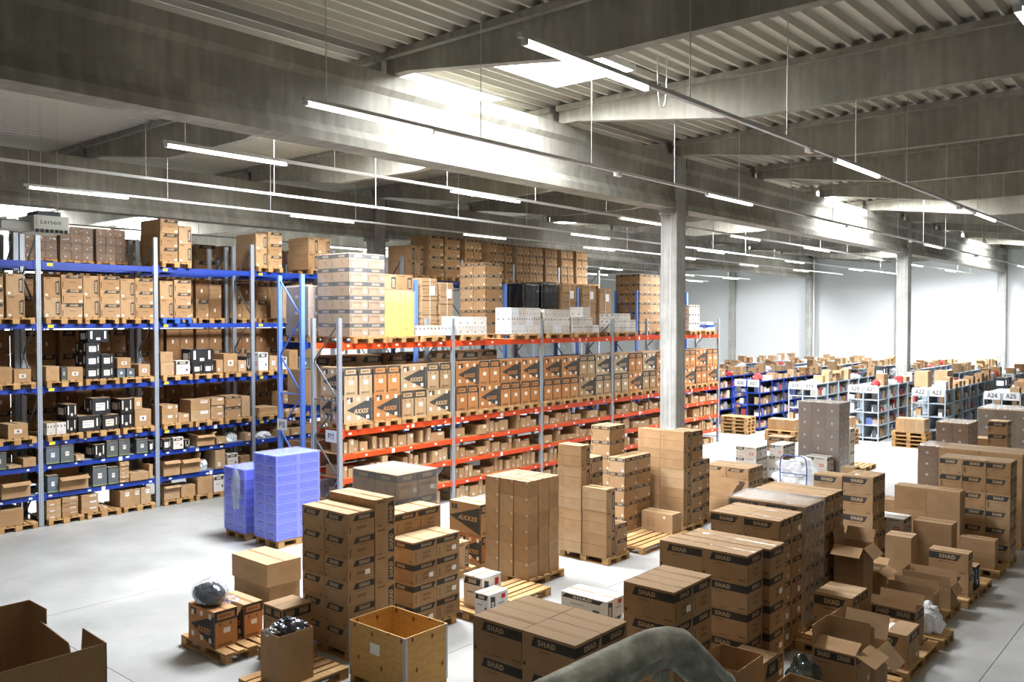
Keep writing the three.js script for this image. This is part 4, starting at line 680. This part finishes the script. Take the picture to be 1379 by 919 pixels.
// blue plastic crates
{
  const body = mergeGeometries([boxAt(.515, .17, .375, 0, .087, 0), boxAt(.5, .012, .36, 0, .006, 0)]);
  const rim = [boxAt(.54, .03, .4, 0, .182, 0)]; for (const x of [-1, 1]) for (const z of [-1, 1]) rim.push(boxAt(.035, .165, .035, x * .2525, .085, z * .1825));
  for (const z of [-1, 1]) rim.push(boxAt(.47, .014, .008, 0, .03, z * .19)); for (const x of [-1, 1]) rim.push(boxAt(.008, .014, .33, x * .262, .03, 0));
  const rimG = mergeGeometries(rim), grip = boxM(.006, .03, .1), proto = new THREE.Group(); part(proto, 'body', body, M.crateBlue); part(proto, 'rim', rimG, M.crateRim); for (const s of [-1, 1]) part(proto, 'grip', grip, M.dark, s * .259, .14, 0);
  const tower = (x, z, n, where) => {
    fp(x + .04, z + .01, `under the blue crates, ${where}`, { dir: 'x', l: 1.02, w: .82 });
    for (let i = 0; i < 2; i++) for (let j = 0; j < 2; j++) for (let l = 0; l < n; l++) { const c = proto.clone(); c.position.set(x + .275 + i * .55, PH + l * .199, z - .205 - j * .41); add(c, 'plastic_crate', `blue plastic crate, ${where}, ${POS(i, j, 2, 2)}, ${l === n - 1 ? 'top' : l ? NTH[l] : 'bottom'} layer`, 'crate', `blue crates of the ${where}`); }
    film(x, PH, z, 1.1, n * .199, .82, `clear film round the ${where}`, { mat: M.filmBlue });
  };
  tower(10.46, -15.38, 9, 'taller blue stack'); tower(10.4, -16.45, 7, 'lower blue stack');
  const m = new THREE.Mesh(lump(.04, .42, .1, 51, .9, -.95), M.filmMilk); m.position.set(10.29, .7, -16.6); add(m, 'film_tail', 'loose twisted film hanging from the lower blue crate stack', 'film');
}
// plain kraft stack on pallet, six layers
fp(11.84, -9.7, 'under the six-layer plain stack', { w: 1.0, l: 1.2 });
block((i, j, l) => (i === 0 ? 'labelled' : 'plain'), 'six-layer plain stack', 11.82, PH, -9.74, [.31, .292, .345], [3, 6, 3], { each: { jitter: .009, gap: .024 } });
fp(10.76, -9.2, 'lying empty before the plain stack', { dir: 'x', l: 1.04, w: .8 });
// big helmet carton behind it on two orange ones
fp(12.0, -11.0, 'under the large helmet carton', { l: 1.0 });
for (let q = 0; q < 2; q++) carton('helmOe', 12.0 + q * .4, PH, -11.02, .37, .52, .62, `orange helmet carton under the large tan one, ${q ? 'right' : 'left'}`, { turn: 0 });
carton('helmBig', 12.0, PH + .53, -11.05, .45, .6, .82, 'large tan helmet carton behind the plain six-layer stack', { top: true, turn: 0 });
block('stand', 'single on-end carton beside the helmet cartons', 11.45, PH, -11.1, [.3, .5, .4], [1, 1, 1]); fp(11.1, -11.05, 'under the on-end carton', { l: .9 });
// white cartons between the stacks
fp(9.92, -8.95, 'under the white cartons right of the four-high stack', { l: 1.0, w: .76 });
carton('whiteV', 10.15, PH, -9.3, .46, .5, .42, 'tall white carton with red mark right of the four-high stack', { top: true });
carton('whiteV', 9.95, PH, -8.98, .46, .34, .3, 'low white carton right of the four-high stack', { top: true });
fp(10.5, -7.12, 'under the white carton in the aisle', { l: .95 });
carton('white', 10.52, PH, -7.18, .46, .2, .82, 'lower white carton in the aisle', {}); carton('whiteV', 10.52, PH + .2, -7.17, .47, .28, .84, 'white carton with stripe on top, lying in the aisle', { top: true });
// stacks in front of the column
fp(13.9, -9.44, 'under the taped on-end stack', { w: .76, l: 1.2 });
block('seam', 'front of the taped stack left of the column', 13.88, PH, -9.47, [.31, .447, .58], [1, 3, 1]);
block('upright', 'low pair beside the taped stack', 14.2, PH, -9.47, [.42, .3, .5], [1, 2, 1], { rows: () => 2 });
block('seam', 'back of the taped stack left of the column', 13.86, PH, -10.06, [.31, .427, .58], [1, 5, 1]);
block('upright', 'striped back column of the taped stack', 14.18, PH, -10.06, [.44, .31, .55], [1, 6, 1]);
fp(15.84, -10.3, 'under the striped stack before the column', { dir: 'x' });
block('strap', 'striped stack before the column', 15.82, PH, -10.33, [.54, .325, .42], [2, 5, 1], {});
block('strap', 'rear of the striped stack before the column', 15.9, PH, -10.77, [.62, .325, .5], [1, 7, 1]);
fp(17.12, -9.6, 'under the tall taped stack before the column', { w: .9 });
block('seam', 'tall taped stack before the column', 17.13, PH, -9.62, [.3, .425, .6], [1, 5, 2]);
block('upright', 'striped column of the tall taped stack', 17.45, PH, -9.62, [.56, .35, .58], [1, 6, 1]);
block('upright', 'second striped column of the tall taped stack', 18.1, PH, -9.75, [.5, .34, .5], [1, 4, 1]);
fp(18.08, -9.7, 'right of the tall taped stack', { l: .9 });
carton('drawing', 16.38, PH, -9.46, .4, .42, .78, 'kraft carton with outline drawing before the tall taped stack', { top: true });
fp(15.0, -9.34, 'lying empty under the drawing carton', { dir: 'x', l: 1.9, w: .9 });
fp(20.1, -9.45, 'under the low striped stack right of the column'); block('print', 'low stack right of the column', 20.1, PH, -9.48, [.42, .31, .6], [2, 3, 2]);
openCarton(19.3, PH, -9.6, .5, .3, .9, 'kraft carton with a broad flap before the low stack', { tint: 1, flaps: { xn: 240, zp: 120, zn: 100, xp: 95 }, flapLen: .4 }); fp(19.25, -9.55, 'under the flapped carton');
carton('white', 18.9, PH, -9.0, .45, .42, .4, 'small white carton right of the tall taped stack', { top: true }); fp(18.85, -8.95, 'under the small white carton', { w: .6, l: .6 });
// white printed cartons and trolley in the bright aisle
fp(23.4, -10.78, 'under the white carton stack in the aisle'); block('white', 'white stack in the bright aisle', 23.41, PH, -10.8, [.36, .32, .64], [2, 3, 1]);
fp(24.2, -10.3, 'under the white cartons behind the trolley'); block('white', 'white pile behind the trolley', 24.16, PH, -10.33, [.42, .33, .42], [2, 3, 2], { rows: (i, j) => (j ? 2 : 3) });
fp(24.28, -9.05, 'under the white pair right of the trolley', { w: .6, l: .8 }); block('white', 'white pair right of the trolley', 24.3, PH, -9.1, [.5, .37, .64], [1, 2, 1]);
block('print', 'kraft stack left of the big grey load', 25.2, PH, -10.6, [.5, .36, .7], [1, 3, 1]); fp(25.1, -10.55, 'under the kraft stack left of the grey load');
carton('upright', 24.5, PH, -8.4, .4, .5, .4, 'kraft carton right of the white pair', { top: true }); fp(24.45, -8.35, 'under the single kraft carton by the grey load', { w: .45, l: .45 });
{
  const g = new THREE.Group(); g.position.set(22.9, 0, -9.4);
  part(g, 'platform', boxM(.5, .04, .9), M.trolley, 0, .2, 0); for (const [a, b] of [[-.2, -.36], [.2, -.36], [-.2, .36], [.2, .36]]) part(g, 'wheel', new THREE.CylinderGeometry(.08, .08, .04, 16).rotateZ(Math.PI / 2), M.rubber, a, .08, b);
  part(g, 'handle', tube([[-.24, .22, -.36], [-.24, .9, -.36], [-.24, 1.08, -.3], [-.24, 1.1, 0], [-.24, 1.08, .3], [-.24, .9, .36], [-.24, .22, .36]], .016, 40, 8), M.trolley); part(g, 'handle_bar', rod([-.24, .62, -.36], [-.24, .62, .36], .012), M.trolley);
  add(g, 'platform_trolley', 'blue-framed platform trolley with crumpled white film in the aisle', 'trolley');
  const m = new THREE.Mesh(lump(.3, .42, .55, 61, .5, -.7), M.bagWhite); m.position.set(23.0, .222, -9.4); add(m, 'film_heap', 'crumpled white film heaped on the platform trolley', 'film');
  const m2 = new THREE.Mesh(lump(.4, .25, .5, 63, .5, -.5), M.bagWhite); m2.position.set(22.5, 0, -10.75); add(m2, 'film_heap', 'crumpled white film on the floor left of the trolley', 'film');
}
carton('white', 21.6, 0, -9.6, .5, .3, .5, 'white carton on the floor before the trolley', { top: true }); carton('white', 22.2, 0, -12.0, .5, .25, .4, 'white carton on the floor behind the white stack', { top: true });
{ const w = 'big grey wrapped load in the bright aisle'; fp(24.96, -8.98, 'under the big grey wrapped load'); block('brown', w, 24.94, PH, -9.0, [.41, .37, .4], [2, 6, 3], { noTop: true, desc: 'brown labelled carton' }); film(24.94, PH, -9.0, .82, 2.22, 1.2, `milky film round the big grey load`, { mat: M.filmMilk }); }
fp(26.3, -9.1, 'under the white red-marked cartons'); block('white', 'white stack right of the big grey load', 26.3, PH, -9.15, [.36, .34, .36], [1, 4, 2]);
fp(27.6, -9.2, 'lying empty on the bright floor', { dir: 'x' });
// pallet piles by the shelving
function pile(x, z, n, where, dir) { for (let i = 0; i < n; i++) pallet(x + rr(-.02, .02), i * .1452, z + rr(-.02, .02), { dir, label: `pallet in the pile ${where}, ${i === n - 1 ? 'topmost' : i ? NTH[i] + ' from the floor' : 'lowest'}`, group: `pallet pile ${where}` }); }
pile(33.55, -15.9, 5, 'at the end of the blue shelving'); pile(34.1, -9.15, 4, 'before sign A22'); pile(33.4, -11.6, 4, 'before sign A20'); pile(32.6, -13.5, 3, 'left of the big grey load');
block('small', 'kraft cartons on the pile before sign A22', 34.13, 4 * .1455 + .002, -9.2, [.3, .5, .34], [2, 1, 3], { desc: 'tan carton' }); block('small', 'kraft cartons on the pile before sign A20', 33.45, 4 * .1455 + .002, -11.65, [.3, .46, .34], [2, 1, 3], { desc: 'tan carton' }); block('small', 'kraft cartons on the pile left of the big grey load', 32.7, 3 * .1455 + .002, -13.55, [.3, .42, .36], [2, 1, 3], { desc: 'tan carton' });
// big striped stacks along the right foreground
fp(6.14, -4.48, 'under the large striped stack at bottom centre', { w: .82, l: 1.22 });
block('wrapBand', 'large stack at bottom centre', 6.12, PH, -4.5, [.415, .351, .62], [2, 5, 2]);
fp(8.0, -4.58, 'under the striped stack behind the handrail', { w: .82, l: 1.22 });
block('wrapBand', 'stack behind the handrail', 8.0, PH, -4.6, [.425, .351, .635], [2, 5, 1], { sticker: .5 });
block('white', 'white cartons behind the handrail', 7.25, PH, -4.95, [.4, .36, .6], [1, 3, 1]); fp(7.2, -4.9, 'under the white cartons behind the handrail', { w: .6, l: .8 });
openCarton(8.3, .62, -4.02, .62, .5, .5, 'open kraft carton with white label behind the handrail', { tint: 3, flaps: {}, kind: 'small' });
block('plain', 'under the open carton behind the handrail', 8.3, PH, -4.02, [.62, .475, .5], [1, 1, 1]); fp(8.2, -3.98, 'under the open carton behind the handrail', { w: .8, l: .6 });
openCarton(8.6, .45, -3.32, .55, .45, .5, 'open kraft carton right of the handrail bend', { tint: 0, flaps: {} }); block('plain', 'under the open carton right of the handrail bend', 8.6, PH, -3.32, [.55, .3, .5], [1, 1, 1]); fp(8.5, -3.28, 'right of the handrail bend', { w: .8, l: .7 });
carton('upright', 9.34, PH, -4.2, .4, .7, .46, 'kraft carton tucked beside the striped stack right of the handrail', { top: true }); fp(9.34, -4.18, 'under the tucked carton', { w: .42, l: .5 });
fp(9.84, -4.62, 'under the five-high striped stack right of centre', { w: .86, l: 1.24 });
block('wrapBand', 'five-high stack right of centre', 9.82, PH, -4.64, [.46, .351, .615], [1, 5, 2], { sticker: .3 });
block('wrapBand', 'rear column of the five-high stack', 10.3, PH, -4.56, [.45, .351, .615], [1, 5, 2], { sticker: .3 });
fp(11.66, -5.0, 'under the red-lettered stack', { w: .84, l: 1.15 });
block('redPrint', 'red-lettered stack right of centre', 11.63, PH, -5.02, [.41, .3, .53], [2, 6, 2], { sticker: .5 });
fp(12.76, -5.08, 'under the film-wrapped kraft stack'); block('redPrint', 'film-wrapped kraft stack', 12.74, PH, -5.1, [.38, .3, .62], [2, 6, 2], { noTop: true });
film(12.74, PH, -5.1, .76, 1.82, 1.24, 'clear film round the kraft stack right of centre');
fp(13.7, -5.12, 'under the stack behind the wrapped one'); block('redPrint', 'stack behind the film-wrapped one', 13.68, PH, -5.16, [.42, .3, .6], [2, 6, 2]);
fp(16.26, -5.2, 'under the six-high stack at right', { w: .72 }); block('redPrint', 'six-high stack at right', 16.24, PH, -5.24, [.35, .35, .545], [2, 5, 1]);
block('redPrint', 'left neighbour of the six-high stack', 16.3, PH, -5.82, [.4, .34, .54], [1, 5, 1]); 
// row of mixed cartons along the right-hand aisle
fp(13.7, -4.5, 'under the tall open carton', { l: .58 });
carton('plain', 13.84, PH, -4.6, .48, .56, .46, 'plain kraft carton under the tall open one', { turn: .02 });
openCarton(13.84, PH + .562, -4.6, .48, .48, .46, 'open kraft carton with all flaps spread at right', { tint: 2, flaps: { xn: 215, xp: 120, zn: 96, zp: 225 }, flapLen: .22 });
fp(12.1, -4.2, 'under the striped pair at lower right', { l: .78, w: .85 });
block('plain', 'under the striped pair at lower right', 12.2, PH, -4.2, [.64, .32, .54], [1, 1, 1], { noTop: true }); 
block('redPrint', 'striped pair at lower right', 12.2, PH + .322, -4.2, [.32, .42, .54], [2, 1, 1]);
fp(9.95, -3.34, 'under the open striped carton at the lower right', { w: .8, l: 1.0 });
carton('redPrint', 10.0, PH, -3.4, .5, .34, .5, 'striped carton beneath the open one at the lower right', {});
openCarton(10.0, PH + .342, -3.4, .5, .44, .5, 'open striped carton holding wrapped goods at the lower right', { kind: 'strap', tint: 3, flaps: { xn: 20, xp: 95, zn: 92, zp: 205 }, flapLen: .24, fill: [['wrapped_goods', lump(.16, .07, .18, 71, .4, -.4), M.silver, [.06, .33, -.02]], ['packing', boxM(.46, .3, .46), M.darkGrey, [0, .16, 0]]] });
carton('black', 9.36, PH, -3.6, .5, .4, .48, 'dark carton in the shade left of the open striped carton', { turn: .1 }); fp(9.33, -3.55, 'under the dark carton', { l: .6, w: .55 });
{ const m = new THREE.Mesh(lump(.17, .22, .17, 73, .4, -.6), phys({ color: 0x8f9590, roughness: .12, transmission: .88, thickness: 0, side: THREE.DoubleSide, bumpMap: tiled(wrinkleTex, .3), bumpScale: .01 })); m.position.set(9.6, PH + .404, -3.84); add(m, 'plastic_bag', 'grey clear plastic bag on the dark carton', 'bag'); }
openCarton(10.75, PH, -3.42, .46, .62, .55, 'tall open carton with a flap hanging out towards the aisle', { tint: 0, flaps: { zp: 225, xn: 95, xp: 110, zn: 95 }, flapLen: .3 }); fp(10.82, -3.38, 'beside the carton with the hanging flap', { l: 1.0, w: .9 });
carton('redPrint', 12.0, PH, -3.42, .6, .46, .58, 'kraft carton with taped plastic on its lid at lower right', { top: true, turn: .02 });
fp(11.9, -3.38, 'with a bare edge towards the right aisle', { dir: 'x', l: 1.5, w: .8 }); openCarton(12.86, PH, -3.55, .4, .52, .62, 'narrow open carton with a long flap at right', { kind: 'strap', tint: 4, flaps: { xn: 75, xp: 110 }, flapLen: .14 });
{ const m = new THREE.Mesh(lump(.22, .25, .26, 75, .35, -.7), M.bagWhite); m.position.set(13.75, PH + .002, -3.68); add(m, 'plastic_bag', 'pale plastic bag on a pallet beside the right aisle', 'bag'); } fp(13.45, -3.34, 'under the pale plastic bag', { w: .6, l: .75 });
openCarton(14.6, PH, -4.62, .5, .5, .4, 'kraft carton with half-open lid behind the long-flap carton', { tint: 1, flaps: { xn: 10, xp: 150, zn: 100, zp: 205 }, flapLen: .17 }); fp(14.56, -4.6, 'under the half-open carton', { w: .6, l: .58 }); 
openCarton(14.45, PH, -3.74, .34, .34, .68, 'long open carton seen from its plain side at right', { tint: 2, flaps: { xn: 92, xp: 96 }, flapLen: .12 });
openCarton(14.98, PH, -3.62, .42, .36, .72, 'wide open carton with a pinkish inside and a flap over the aisle', { tint: 1, flaps: { xp: 95, zp: 235, zn: 95, xn: 93 }, flapLen: .16 }); fp(14.45, -3.6, 'under the wide open carton', { dir: 'x', l: 1.1, w: .85 });
fp(15.65, -3.52, 'under the striped cartons by the right aisle', { l: .9 }); carton('redPrint', 15.85, PH, -3.56, .34, .35, .62, 'lower striped carton by the right aisle', {}); carton('redPrint', 15.85, PH + .352, -3.56, .3, .37, .62, 'upper striped carton by the right aisle', { top: true });
carton('blackS', 16.35, PH, -3.56, .3, .4, .3, 'carton with dark print right of the striped pair', { top: true }); fp(16.48, -3.5, 'lying bare by the right aisle', { l: .5, w: .8 });
carton('plain', 15.95, PH, -4.5, .42, .82, .44, 'tall plain kraft carton before the white pile at right', { top: true, turn: .04 }); fp(15.85, -4.46, 'under the tall plain carton', { l: .6, w: .6 });
block('white', 'white pile at right', 17.0, PH, -4.92, [.5, .3, .55], [1, 3, 1]); fp(17.0, -4.9, 'under the white pile at right', { l: .7 });
block('plain', 'pair before the plain wall of cartons', 17.0, PH, -4.1, [.4, .46, .66], [1, 2, 1], { desc: 'plain kraft carton' }); fp(16.98, -4.05, 'under the plain pair', { l: .8, w: .6 });
block('plain', 'low plain pair at the far right', 17.9, PH, -3.58, [.28, .27, .6], [1, 2, 1], { desc: 'long plain carton' }); fp(17.85, -3.5, 'under the low plain pair', { w: .6, l: .7 });
block('plain', 'plain wall of cartons at right', 18.0, PH, -4.2, [.4, .45, .6], [1, 3, 2], { desc: 'big plain carton' }); fp(18.0, -4.25, 'under the plain wall of cartons', { w: .6 });
fp(18.76, -3.5, 'under the seven-layer stack at the far right', { w: .64, l: 1.25 });
block((i, j, l) => ((j + l) % 3 === 0 ? 'boxed' : 'redPrint'), 'seven-layer stack at the far right', 18.74, PH, -3.5, [.3, .315, .42], [2, 6, 3]);
block('plain', 'plain cartons behind the seven-layer stack', 20.4, PH, -3.6, [.5, .46, .8], [2, 4, 2], { each: { jitter: .003 } }); fp(20.4, -3.6, 'under the plain cartons behind the seven-layer stack', { l: 1.6, w: 1.0 });
carton('white', 22.0, PH, -3.4, .4, .5, .4, 'white carton at the far right edge', {}); fp(21.9, -3.3, 'at the far right edge', { w: .7, l: .7 });
{ // film wrapped loads behind, right
  fp(25.2, -5.9, 'under the low wrapped load at right', { dir: 'x', w: 1.0 }); block('brown', 'low wrapped load at right', 25.2, PH, -5.95, [.55, .3, .5], [2, 4, 2], { noTop: true }); film(25.2, PH, -5.95, 1.1, 1.2, 1.0, 'glossy film round the low load at right');
  fp(27.2, -6.1, 'under the higher wrapped load at right', { dir: 'x' }); block('brown', 'higher wrapped load at right', 27.2, PH, -6.15, [.55, .33, .43], [2, 5, 2], { noTop: true }); film(27.2, PH, -6.15, 1.1, 1.66, .86, 'glossy film round the higher load at right');
  fp(30.6, -5.4, 'under the wide wrapped load at the far right', { w: 1.5, l: 1.6 }); block('brown', 'wide wrapped load at the far right', 30.6, PH, -5.1, [.75, .36, .52], [2, 5, 3], { noTop: true }); film(30.6, PH, -5.1, 1.5, 1.82, 1.56, 'milky film round the wide load at the far right', { mat: M.filmMilk });
  fp(27.6, -5.25, 'under the striped cartons behind the plain ones', { w: .8, l: .8 }); block('boxed', 'striped column behind the plain cartons at right', 27.6, PH, -5.25, [.55, .35, .5], [1, 5, 1]);
  fp(23.6, -4.75, 'under the low plain cartons at right', { w: 1.1, l: 1.4 }); block('plain', 'low plain block behind the far right stack', 23.6, PH, -4.75, [.5, .42, .55], [2, 3, 2]);
  block('plain', 'pale small carton by the wrapped loads', 29.0, 0, -6.0, [.6, 1.2, .6], [1, 1, 1]);
}
block('seam', 'cartons with glossy straps behind the white pile', 19.6, PH, -5.6, [.5, .36, .5], [1, 2, 2]); fp(19.6, -5.6, 'under the strapped cartons', { w: .7 });
openCarton(18.6, PH, -6.5, .6, .6, .6, 'open kraft carton behind the plain wall of cartons', { flaps: { xn: 120, zp: 140, xp: 120, zn: 120 }, tint: 1 }); fp(18.55, -6.4, 'under the open carton behind the plain wall', { l: .9 });
{ // very large carton, bottom left
  const g = new THREE.Group(); g.position.set(2.93, 0, -6.5); const t = .007, m = paper[1], H = 2.35, W = 1.2, D = 1.45, pl = (w, h, d) => { const q = new THREE.BoxGeometry(w, h, d); for (let i = 0; i < 6; i++) cellUV(q, i, 'plain'); return q; };
  const b0 = .15; part(g, 'side_panel', pl(W, H - b0, t), m, -W / 2, b0 + (H - b0) / 2, -t / 2); part(g, 'side_panel', pl(W, H - b0 + .02, t), m, -W / 2, b0 + (H - b0) / 2 + .01, -D + t / 2); part(g, 'side_panel', pl(t, H - b0, D), m, -W + t / 2, b0 + (H - b0) / 2, -D / 2);
  const s = new THREE.Shape([[0, b0], [D, b0], [D, H + .02], [D - .36, H + .02], [D - .36, H - .11], [D - .2, H - .11], [D - .78, H - .16], [D - .9, H - .36], [.46, H - .36], [.4, H + .02], [.0, H]].map((p) => new THREE.Vector2(...p)));
  const e = new THREE.ExtrudeGeometry(s, { depth: t, bevelEnabled: false }); e.rotateY(Math.PI / 2); const uv = e.attributes.uv, [cx, cy] = CELL.plain; for (let i = 0; i < uv.count; i++) uv.setXY(i, (cx + .1 + .8 * Math.min(1, Math.max(0, uv.getX(i) / 2.5))) * CW / AW, 1 - (cy + .1 + .8 * Math.min(1, Math.max(0, uv.getY(i) / 2.5))) * CH / AH); e.translate(-t, 0, 0);
  part(g, 'side_panel', e, m); part(g, 'base_panel', boxM(W, .01, D), M.inner, -W / 2, b0 + .005, -D / 2);
  add(g, 'giant_open_carton', 'very large open kraft carton cut off by the lower left corner', 'carton'); fp(1.75, -6.55, 'under the very large open carton', { w: 1.15, l: 1.35 });
}
{ // galvanised handrail of the stairs
  const g = new THREE.Group(), P = [.82, 4.432, -.47]; g.position.set(...P); const r = .021, L = 1.6, fall = .92;
  const c1 = new THREE.CatmullRomCurve3([[-1.7, 0, 0], [-.9, 0, 0], [-.25, 0, 0], [-.05, -.004, 0], [.0, -.014, 0], [.04, -.044, 0], [.12, -.12 * fall, 0], [.5, -.5 * fall, 0], [L, -L * fall, 0]].map((p) => new THREE.Vector3(...p)), false, 'catmullrom', .1);
  { const tg = new THREE.TubeGeometry(c1, 220, r, 28), uv = tg.attributes.uv; for (let i = 0; i < uv.count; i++) uv.setXY(i, uv.getX(i) * 4, uv.getY(i) * .19); part(g, 'rail_tube', tg, M.handrail); } part(g, 'weld_collar', new THREE.TorusGeometry(r + .0003, .0016, 8, 28).rotateY(Math.PI / 2).rotateZ(-Math.atan(fall)).translate(.1, -.1 * fall, 0), M.handrail);
  part(g, 'baluster', rod([-.03, -1.26, 0], [-.03, -.01, 0], .009, 16), M.handrail); part(g, 'baluster', rod([-.9, -1.26, 0], [-.9, -.01, 0], .02, 16), M.handrail);
  add(g, 'handrail', 'thick galvanised handrail bending down in the foreground', 'handrail');
}

// ---------------------------------------------------------------- picking shelves in the far hall
const SIGNS = { 16: ['A06', 'A07'], 13.55: ['A18', 'A19'], 11.1: ['A20', 'A21'], 8.7: ['A22', 'A23'], 6.25: ['A24', 'A25'] };
const goodsMat = std({ vertexColors: true, roughness: .8 });
const GOODCOL = [[.45, .28, .14], [.5, .33, .18], [.4, .25, .13], [.55, .4, .24], [.7, .68, .64], [.8, .8, .8], [.08, .08, .09], [.3, .32, .34], [.45, .06, .05], [.1, .14, .35], [.12, .11, .1]];
function goods(list) { // many small goods joined into one object
  const gs = list.map(([x, y, z, w, h, d, c]) => { const g = new THREE.BoxGeometry(w, h, d); g.deleteAttribute('uv'); g.rotateY(rr(-.15, .15)); g.translate(x, y + h / 2, z); const n = g.attributes.position.count, a = new Float32Array(n * 3); for (let i = 0; i < n; i++) a.set(c, i * 3); g.setAttribute('color', new THREE.BufferAttribute(a, 3)); return g; });
  return new THREE.Mesh(mergeGeometries(gs), goodsMat);
}
function shelfRow(x0, len, k, blue, names, tag, blockName) { // right posts at z=-k, row is 1.2 deep towards -z; two bays back to back
  const g = new THREE.Group(), H = 2.2, D = 1.2, bw = 1.25, n = Math.round(len / bw), m = blue ? M.blue : M.shelfGrey, lev = [.12, .62, 1.12, 1.62, 2.12]; g.position.set(x0, 0, -k);
  for (let i = 0; i <= n; i++) for (const z of [-.02, -D / 2, -D + .02]) if (i === 0 || z > -.1) part(g, 'post', boxM(.04, 2.138, .04), m, i * bw, 1.069, z);
  for (const y of lev) for (let i = 0; i < n; i++) part(g, 'shelf', boxM(bw - .044, .04, D - .06), m, i * bw + bw / 2, y, -D / 2);
  if (!blue) for (let i = 1; i < n; i++) part(g, 'divider', boxM(.01, 1.98, D - .1), M.shelfGrey, i * bw, 1.1, -D / 2);
  part(g, 'divider', boxM(n * bw - .1, 1.98, .01), blue ? M.darkGrey : M.shelfGrey, n * bw / 2, 1.1, -D / 2);
  add(g, 'shelving_row', `${blue ? 'blue' : 'grey'} metal picking shelves ${tag}`, 'shelving', 'picking shelves');
  if (names) { sign(names[0], .52, .3, x0 - .03, 2.05, -k - D * .75, `white row sign ${names[0]} on the shelving end`); sign(names[1], .52, .3, x0 - .03, 2.05, -k - D * .25, `white row sign ${names[1]} on the shelving end`); }
  const L = []; for (const y of lev.slice(0, 4)) { for (let x = .1; x < n * bw - .15; x += rr(.1, .22)) { const w = rr(.09, .19), e = (x - .03) % bw; if (e + w + .06 > bw || e < .02) continue; L.push([x0 + x + w / 2, y + .021, -k - .2, w, rr(.1, .36), rr(.15, .3), pick(GOODCOL)]); } for (let z = .1; z < D - .15; z += rr(.2, .4)) Math.abs(z + .1 - D / 2) > .18 && L.push([x0 + .2, y + .021, -k - z - .1, .22, rr(.08, .32), rr(.12, .24), pick(GOODCOL)]); }
  const s = goods(L); add(s, 'stored_goods', `small boxes and bags filling the shelves ${tag}`, 'goods', 'goods on picking shelves', 'stuff');
  let c = 0; const cnt = Math.round(len / .72);
  for (let i = 0; i < cnt; i++) {
    const x = x0 + .08 + i * .72 + rr(0, .1), z = -k - rr(.04, .1), w = rr(.28, .54), h = rr(.14, .48), d = rr(.3, .42), q = rnd(), lab = `atop the shelves ${tag}, ${NTH[Math.min(c, 23)]} from near end`;
    if (x + w > x0 + len) break;
    if (q < .62) carton(pick(['plain', 'small3', 'brown', 'plain', 'labelled', 'small']), x, 2.142, z, w, h, d, `carton ${lab}`, { name: 'shelf_top_carton', group: 'cartons on the picking shelves', jitter: .03, top: q < .25 });
    else if (q < .74) openCarton(x, 2.142, z, w, h, d, `open carton ${lab}`, { name: 'shelf_top_carton', group: 'cartons on the picking shelves', tint: Math.floor(rnd() * 5), flaps: { xn: rr(100, 220), zp: rr(100, 220), xp: rr(100, 160), zn: rr(95, 160) }, flapLen: w * .24 });
    else if (q < .9) { const b = new THREE.Mesh(lump(w * .55, h * .45, d * .5, 100 + i, .35, -.5), pick([M.bagWhite, M.bagWhite, M.darkGrey, M.red])); b.position.set(x + w / 2, 2.15, z - d / 2); add(b, 'bagged_goods', `bagged goods ${lab}`, 'bag', 'bags on the picking shelves'); }
    else carton(pick(['blackS', 'white', 'grey', 'pict']), x, 2.142, z, w, h * .8, d, `printed box ${lab}`, { name: 'shelf_top_box', group: 'boxes on the picking shelves', jitter: .05, cat: 'box' });
    c++;
  }
}
for (const [k, nm] of Object.entries(SIGNS)) { shelfRow(35, k === '11.1' ? 5 : 10, +k, +k > 15, nm, `signed ${nm[0]} and ${nm[1]}`); }
for (const [k, w] of [[18.5, 'first left of sign A06'], [20.9, 'second left of sign A06'], [23.3, 'third left of sign A06'], [25.7, 'fourth left of sign A06']]) shelfRow(35, k === 23.3 ? 5 : 10, k, true, null, w);
for (const [k, nm, w] of [[6.25, null, 'behind the row signed A25'], [8.7, ['B20', 'B21'], 'signed B21'], [11.1, null, 'behind the row signed A21'], [13.55, ['B08', 'B09'], 'signed B09'], [16, null, 'behind the row signed A07'], [18.5, null, 'behind the second blue row'], [20.9, null, 'behind the third blue row'], [23.3, null, 'behind the fourth blue row']]) shelfRow(47.2, 10, k, false, nm, w);
for (const [x, k, w, h, lb] of [[36.2, 9.1, .6, .62, 'tall tan carton on the shelves signed A23'], [38.2, 8.9, .9, .55, 'broad brown carton on the shelves signed A23'], [38.9, 11.5, .6, .62, 'dark blue carton on the shelves signed A21'], [37.6, 6.6, .7, .4, 'white and blue carton on the shelves signed A24']]) { const m = carton(/blue/.test(lb) ? 'blackS' : 'plain', x, 2.142, -k - .55, w, h, .5, lb, { name: 'shelf_top_carton', tint: 0 }); }

scene.traverse((m) => { if (m.isMesh) { m.castShadow = true; m.receiveShadow = true; } });
renderer.render(scene, camera);
